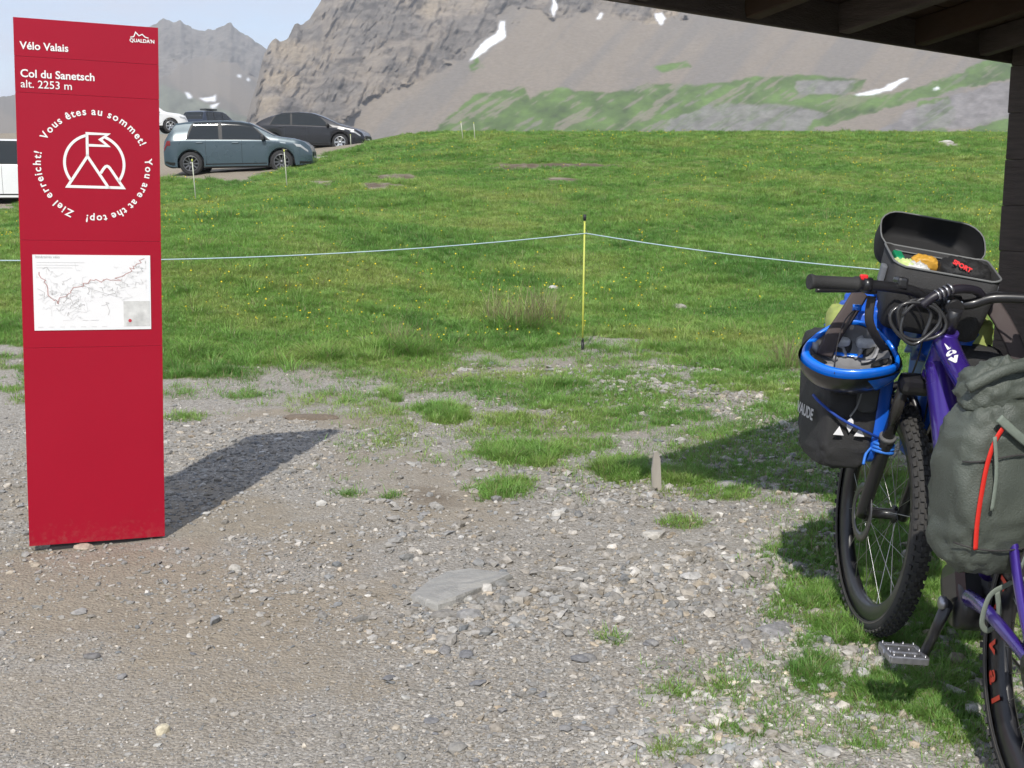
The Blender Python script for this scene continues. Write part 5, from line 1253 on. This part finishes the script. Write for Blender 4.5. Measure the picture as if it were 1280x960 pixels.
    # helmet hung upside down over the pannier
    hb, hd = mat('gloss_blue_shell', (.006, .16, .75), .25, var=.08, coat=.7), mat('helmet_foam', (.15, .15, .155), .55, var=.3, scale=30)
    Mh = BIKE_M @ Matrix.Translation((.995, .222, .885)) @ Matrix.Rotation(R(-8), 4, 'Z') @ Matrix.Rotation(R(-40), 4, 'Y') @ Matrix.Rotation(R(-4), 4, 'X')
    hel = thing('bicycle_helmet', 'upturned bright blue and black bicycle helmet on the pannier', 'helmet'); hel.matrix_world = Mh
    ax_, ay_, az_ = .098, .135, .115
    def shell(k, z0, a0=0, n=36, m=9, wave=.018):
        rows = []
        for j in range(m+1):
            ph = math.pi/2*j/m; row = []
            for i in range(n):
                t = 2*math.pi*i/n; wv = wave*math.cos(2*t)+.008*math.cos(3*t+.6)
                row.append((ax_*k*math.cos(t)*math.cos(ph)**.8, ay_*k*math.sin(t)*math.cos(ph)**.8, -az_*k*math.sin(ph)+wv*(1-j/m)+z0))
            rows.append(row)
        return rows
    MB().grid(shell(1.07, -.012), True, closed_v=True).build('outer_shell', mat('gloss_black_shell', (.014, .014, .016), .3, coat=.5), hel)
    MB().grid([[(x, y, z if j == 0 else -.004+(z+.004)*.62) for x, y, z in r] for j, r in enumerate(shell(.855, -.004))], True, closed_v=True).build('foam_liner', hd, hel)
    # thick blue rim
    rows = []
    for i in range(48):
        t = 2*math.pi*i/48; wv = .018*math.cos(2*t)+.008*math.cos(3*t+.6); row = []; tk = .55+.75*(.5+.5*math.cos(t-2.4))
        for k, dz in ((.855, -.014), (.865, .0), (.9, .006), (.97, .006), (1.0, .0), (1.015, -.014), (1.02, -.022)): k = 1.02-(1.02-k)*tk; row.append((ax_*k*math.cos(t), ay_*k*math.sin(t), wv+dz*tk))
        rows.append(row)
    MB().grid(rows, True, closed_u=True).build('rim', hb, hel)
    rws = []
    for j in range(6):                                     # blue flank of the outer shell
        ph = R(4+40*j/5); rws.append([(ax_*1.085*math.cos(R(t))*math.cos(ph)**.8, ay_*1.085*math.sin(R(t))*math.cos(ph)**.8, -az_*1.085*math.sin(ph)-.012+(.018*math.cos(2*R(t))+.008*math.cos(3*R(t)+.6))*(1-ph/(math.pi/2))) for t in np.linspace(196+j*5, 268-j*4, 14)])
    MB().grid(rws).build('shell_flank', hb, hel)
    rib = mat('liner_rib', (.3, .3, .31), .5, var=.3, scale=60)
    for t0 in (-60, -20, 20, 60, 120, 160, 200, 240):      # ribs between the vents
        pp = []
        for j in range(7):
            ph = R(12+62*j/6); t = R(t0+8*math.sin(j)); pp.append((ax_*.83*math.cos(t)*math.cos(ph)**.8, ay_*.83*math.sin(t)*math.cos(ph)**.8, -az_*.5*math.sin(ph)-.002))
        MB().tube(pp, .008, 6, flat=(.5, 1.3)).build('liner_rib', rib, hel)
    slot = mat('vent_dark', (.008, .008, .009), .7)
    for t0 in (-40, 0, 40, 90, 140, 180, 220, 270):         # air vents seen from inside
        pp = []
        for j in range(6):
            ph = R(22+40*j/5); t = R(t0); pp.append((ax_*.835*math.cos(t)*math.cos(ph)**.8, ay_*.835*math.sin(t)*math.cos(ph)**.8, -az_*.505*math.sin(ph)-.002))
        MB().tube(pp, [.004, .010, .012, .012, .010, .004], 8, flat=(.35, 1.0)).build('vent', slot, hel)
    pg = mat('grey_pad', (.5, .51, .52), .8, var=.3, scale=80)
    for y, z, w in ((.035, -.026, .075), (-.05, -.028, .06)):
        b = soft_box((.022, w, .03), .6, wr=.001); b.v = [(x+.06, yy+y, zz+z) for x, yy, zz in b.v]; b.build('pad', pg, hel)
    strap([(.03, .08, -.044), (.036, .02, -.052), (.03, -.04, -.05)], .014, .004, hb, 'fit_band', hel)
    strap([(-.09, .05, .0), (-.02, .045, .03), (.03, .03, .085), (.05, .0, .125)], .017, .003, web, 'chin_strap', hel, up=(0, 1, 0))
    strap([(.085, .03, -.02), (.06, .02, .03), (.055, .01, .08), (.05, .0, .125)], .017, .003, web, 'chin_strap', hel, up=(0, 1, 0))
    strap([(.02, -.095, -.01), (.0, -.06, .06), (-.0, -.03, .13), (.03, -.03, .19)], .024, .004, web, 'chin_strap', hel, up=(1, 0, 0))
    MB().tube([(.05, -.012, .125), (.05, .012, .125)], .009, 8).build('buckle', hb, hel)
    # handlebar bag with its lid open
    Mb = BIKE_M @ Matrix.Translation((1.11, -.012, .966)) @ Matrix.Rotation(R(-6), 4, 'Z') @ Matrix.Rotation(R(5), 4, 'X') @ Matrix.Rotation(R(-15), 4, 'Y')
    bag = thing('handlebar_bag', 'open charcoal handlebar bag with raised lid and grey piping', 'bag'); bag.matrix_world = Mb
    w, d, h = .30, .20, .185
    def rrect(wx, wy, r=.03, n=5):
        out = []
        for cx_, cy_, a0 in ((wx/2-r, wy/2-r, 0), (-wx/2+r, wy/2-r, 90), (-wx/2+r, -wy/2+r, 180), (wx/2-r, -wy/2+r, 270)):
            for i in range(n+1): a = R(a0+90*i/n); out.append((cx_+r*math.cos(a), cy_+r*math.sin(a)))
        return out
    def top_z(x, y): return h-.018*math.cos(y/w*math.pi*1.0)+.012
    rows = []
    for z, k in ((0, .86), (.01, .92), (.09, .97), (None, 1.0)):
        rows.append([(x, y, (top_z(x, y) if z is None else z)) for x, y in rrect(d*k, w*k)])
    inner = [[(x*.965, y*.975, (top_z(x, y) if z is None else z)) for x, y in rrect(d*k, w*k)] for z, k in ((None, 1.0), (.09, .96), (.014, .9))]
    b = MB(); b.grid(rows+inner, True, closed_v=True); n = len(rows[0]); b.f.append(tuple(range(n))); b.sm.append(False); o = len(b.v)-n; b.f.append(tuple(o+i for i in range(n))); b.sm.append(False)
    b.build('bag_body', canvas, bag)
    MB().tube([(x, y, top_z(x, y)) for x, y in rrect(d, w)], .0033, 7, closed=True).build('piping', grey, bag)
    # lid: a shallow tray hinged on the front edge and thrown open
    lid = []; dl = .155
    ln = lambda x, y, z: Vector((x, y, z))
    Ml = Matrix.Translation((d/2-.005, 0, h-.008)) @ Matrix.Rotation(R(150), 4, 'Y')
    rows = []
    for (k, z) in ((1.03, .0), (1.03, .06), (.99, .085), (.85, .095)): rows.append([(x*k-dl/2*1.03, y*k, z) for x, y in rrect(dl, w, .062)])
    rows2 = [[(x*k-dl/2*1.03, y*k, z) for x, y in rrect(dl, w, .062)] for k, z in ((.83, .088), (.96, .079), (1.0, .056), (1.0, .0))]
    b = MB(); b.grid(rows, True, closed_v=True); b.f.append(tuple(3*n+i for i in range(n))); b.sm.append(False); o = len(b.v); b.grid(rows2, True, closed_v=True); b.f.append(tuple(o+i for i in range(n))); b.sm.append(False)
    b.add([], []); b.xf(Ml); b.v = [(x, y+.0, z) for x, y, z in b.v]; ld = b.build('lid', blackm, bag)
    MB().tube([(x*1.03-dl/2*1.03, y*1.03, -.001) for x, y in rrect(dl, w, .062)], .0024, 6, closed=True).xf(Ml).build('lid_piping', grey, ld)
    MB().box((-dl*1.03-.004, .0, .03), (.012, .05, .04), bev=.004).xf(Ml).build('lid_clasp', CARBON, ld)
    MB().box((-d*.52-.0, .02, h*.62), (.016, .115, .05), bev=.006).build('mount_plate', CARBON, bag); MB().box((-d*.54-.006, .0, h*.56), (.02, .032, .014), bev=.004).build('release_button', REDP, bag)
    for y in (.068, -.03): MB().tube([(-d*.55, y, h*.72), (-d*.56-.003, y, h*.72)], .005, 8).build('rivet', STEEL, bag)
    for sg in (-1, 1): MB().box((-.02, sg*(w/2+.008), h*.75), (.03, .016, .05), bev=.005).build('strap_clip', mat('grey_clip', (.16, .17, .19), .5), bag)
    def in_bag(name, label, cat, m, size, at, e=.7, wr=.012, ws=20, seed=1, rot=(0, 0, 0)):
        b = soft_box(size, e, 32, 22, wr, ws, seed); o = b.build(name, m); o.matrix_world = Mb @ Matrix.Translation(at) @ Euler(rot).to_matrix().to_4x4(); return tag(o, label, cat)
    film = mat('clear_film', (.6, .62, .58), .18, var=.35, scale=40, c2=(.8, .82, .75), bump=.7, bscale=60)
    in_bag('food_bag', 'crumpled clear plastic food bag inside the handlebar bag', 'plastic bag', film, (.1, .1, .07), (-.025, .075, h-.035), .8, .012, 30, 4)
    in_bag('snack_packet', 'lime green snack packet inside the handlebar bag', 'packet', mat('lime_packet', (.42, .6, .14), .3, var=.3, scale=40, c2=(.7, .8, .4)), (.06, .06, .05), (-.02, .105, h-.02), .7, .008, 25, 5)
    in_bag('orange_packet', 'orange packet behind the clear bag in the handlebar bag', 'packet', mat('orange_packet', (.6, .33, .05), .4, var=.35, scale=40), (.05, .08, .05), (.04, .035, h-.018), .7, .008, 25, 6)
    in_bag('green_box', 'green carton in the corner of the handlebar bag', 'carton', mat('green_carton', (.01, .25, .11), .5), (.07, .028, .08), (.02, .118, h-.032), .25, .002, 9, 7)
    pch = in_bag('black_pouch', 'black pouch with red lettering inside the handlebar bag', 'pouch', mat('black_jersey', (.013, .013, .014), .7, bump=.3), (.11, .15, .09), (.0, -.07, h-.02), .65, .014, 22, 9)
    rb = MB(); redband = flat_text('SPORT', .056, lambda x, y: (0, -x, y), .05)
    t = redband.build('pouch_lettering', REDP, pch); t.matrix_parent_inverse = Matrix(); t.location = (-.05, .055, .046); t.rotation_euler = (R(20), R(38), R(0))
    # spiral cable lock over the stem
    lk = bike_thing('cable_lock', 'coiled black cable lock with combination dials hung on the stem', 'lock', tuple(CLAMP))
    b = []
    for i in range(100):
        a = 2*math.pi*3.6*i/99; b.append((-.045-.03*math.sin(a*.5)*.3, .085+.058*math.cos(a)+.028*(i/99)-.012*math.sin(i*.5), -.045+.055*math.sin(a)-.02*i/99))
    MB().tube(b, .0052, 8).build('coil', mat('cable_sheath', (.03, .03, .031), .35, coat=.3), lk)
    MB().tube(curve_pts([(-.05, .095, -.01), (-.055, .06, .022), (-.045, .0, .042), (-.02, -.06, .04), (.0, -.09, .02)], 6), .0125, 10).build('lock_body', mat('lock_sleeve', (.018, .016, .024), .45), lk)
    for i in range(4):
        c = Vector((-.055, .062-.011*i, .02+.0065*i)); MB().tube([c, c+Vector((.0008, -.0058, .0032))], .0158, 12).build('dial', SILV, lk)
    # rucksack hung on the frame
    Mr = BIKE_M @ Matrix.Translation((.27, .10, .505)) @ Matrix.Rotation(R(14), 4, 'Z') @ Matrix.Rotation(R(-5), 4, 'X') @ Matrix.Rotation(R(-5), 4, 'Y') @ Matrix.Scale(.92, 4)
    bp = thing('rucksack', 'sage green roll top rucksack with red zip hung on the frame', 'rucksack'); bp.matrix_world = Mr
    b = soft_box((.20, .265, .46), .6, 80, 64, .006, 8, 21, taper=lambda z: (1-.14*z, 1-.06*z+.05*math.sin(z*3)), folds=.022); b.v = [(x, y, z+.22) for x, y, z in b.v]; b.build('pack_body', olive, bp)
    b = soft_box((.14, .23, .14), .7, 64, 40, .012, 14, 27, taper=lambda z: (1-.35*max(0, z), 1-.2*max(0, z)), folds=.03); b.v = [(x+.01, y-.01, z+.455) for x, y, z in b.v]; b.build('roll_top', olive, bp)
    MB().tube(curve_pts([(-.03, .12, .47), (-.05, .04, .515), (-.04, -.05, .52), (-.02, -.13, .5)], 6), .014, 10, flat=(1, .7)).build('top_roll', olive, bp)
    def skin(y, z): return -.104*(max(0.02, 1-abs(y/.138)**3.2))**.34*(1-.12*(z-.22)/.23)
    path = [(.05, .405), (.075, .36), (.088, .30), (.094, .22), (.096, .15), (.094, .09)]
    MB().tube(curve_pts([(skin(y, z)-.004, y, z) for y, z in path], 6), .0068, 8, flat=(.35, 1), up=(-1, 0, 0)).build('zip', mat('red_zip', (.62, .025, .015), .55), bp)
    strap([(skin(.06, .41)-.006, .075, .415), (skin(.02, .37)-.01, .02, .37), (skin(-.05, .32)-.006, -.06, .315)], .022, .005, olive2, 'buckle_strap', bp, up=(-1, 0, 0))
    strap([(skin(.07, .37)-.006, .08, .37), (skin(.06, .28)-.008, .068, .28), (skin(.06, .2)-.008, .07, .19)], .011, .004, olive2, 'cord', bp, up=(-1, 0, 0))
    strap([(skin(-.1, .25)-.002, -.095, .255), (skin(-.1, .18)-.004, -.1, .18), (skin(-.1, .06)-.004, -.09, .06)], .016, .004, olive2, 'side_strap', bp, up=(-1, 0, 0))
    for w_, off, mt, nm, yo in ((.052, .016, web, 'shoulder_strap', 0), (.012, .024, olive2, 'strap_edge', -.024), (.010, .024, olive2, 'strap_edge', .024)):
        strap([(skin(-.03, .46)-off, -.02+yo, .475), (skin(-.05, .38)-off, -.055+yo, .39), (skin(-.06, .3)-off-.006, -.07+yo, .28), (skin(-.06, .2)-off-.01, -.066+yo, .17), (skin(-.05, .1)-off, -.045+yo, .06), (skin(-.04, .02)-off+.02, -.025+yo*.4, .0)], w_, .009 if w_ > .03 else .005, mt, nm, bp, up=(-1, 0, 0))
    for zs, amp in ((.30, .02), (.095, -.012)):            # sewn seams across the pack
        MB().tube([(skin(y, zs)+.002, y, zs+amp*math.sin((y+.12)*13)) for y in np.linspace(-.125, .128, 26)], .002, 5).build('seam', web, bp)
    strap([(-.05, -.10, -.02), (-.06, -.045, -.035), (-.06, -.0, -.06), (-.06, .012, -.13), (-.06, -.012, -.155), (-.06, -.035, -.12), (-.06, -.02, -.05)], .016, .004, olive2, 'loose_strap', bp, up=(-1, 0, 0))
make_luggage()
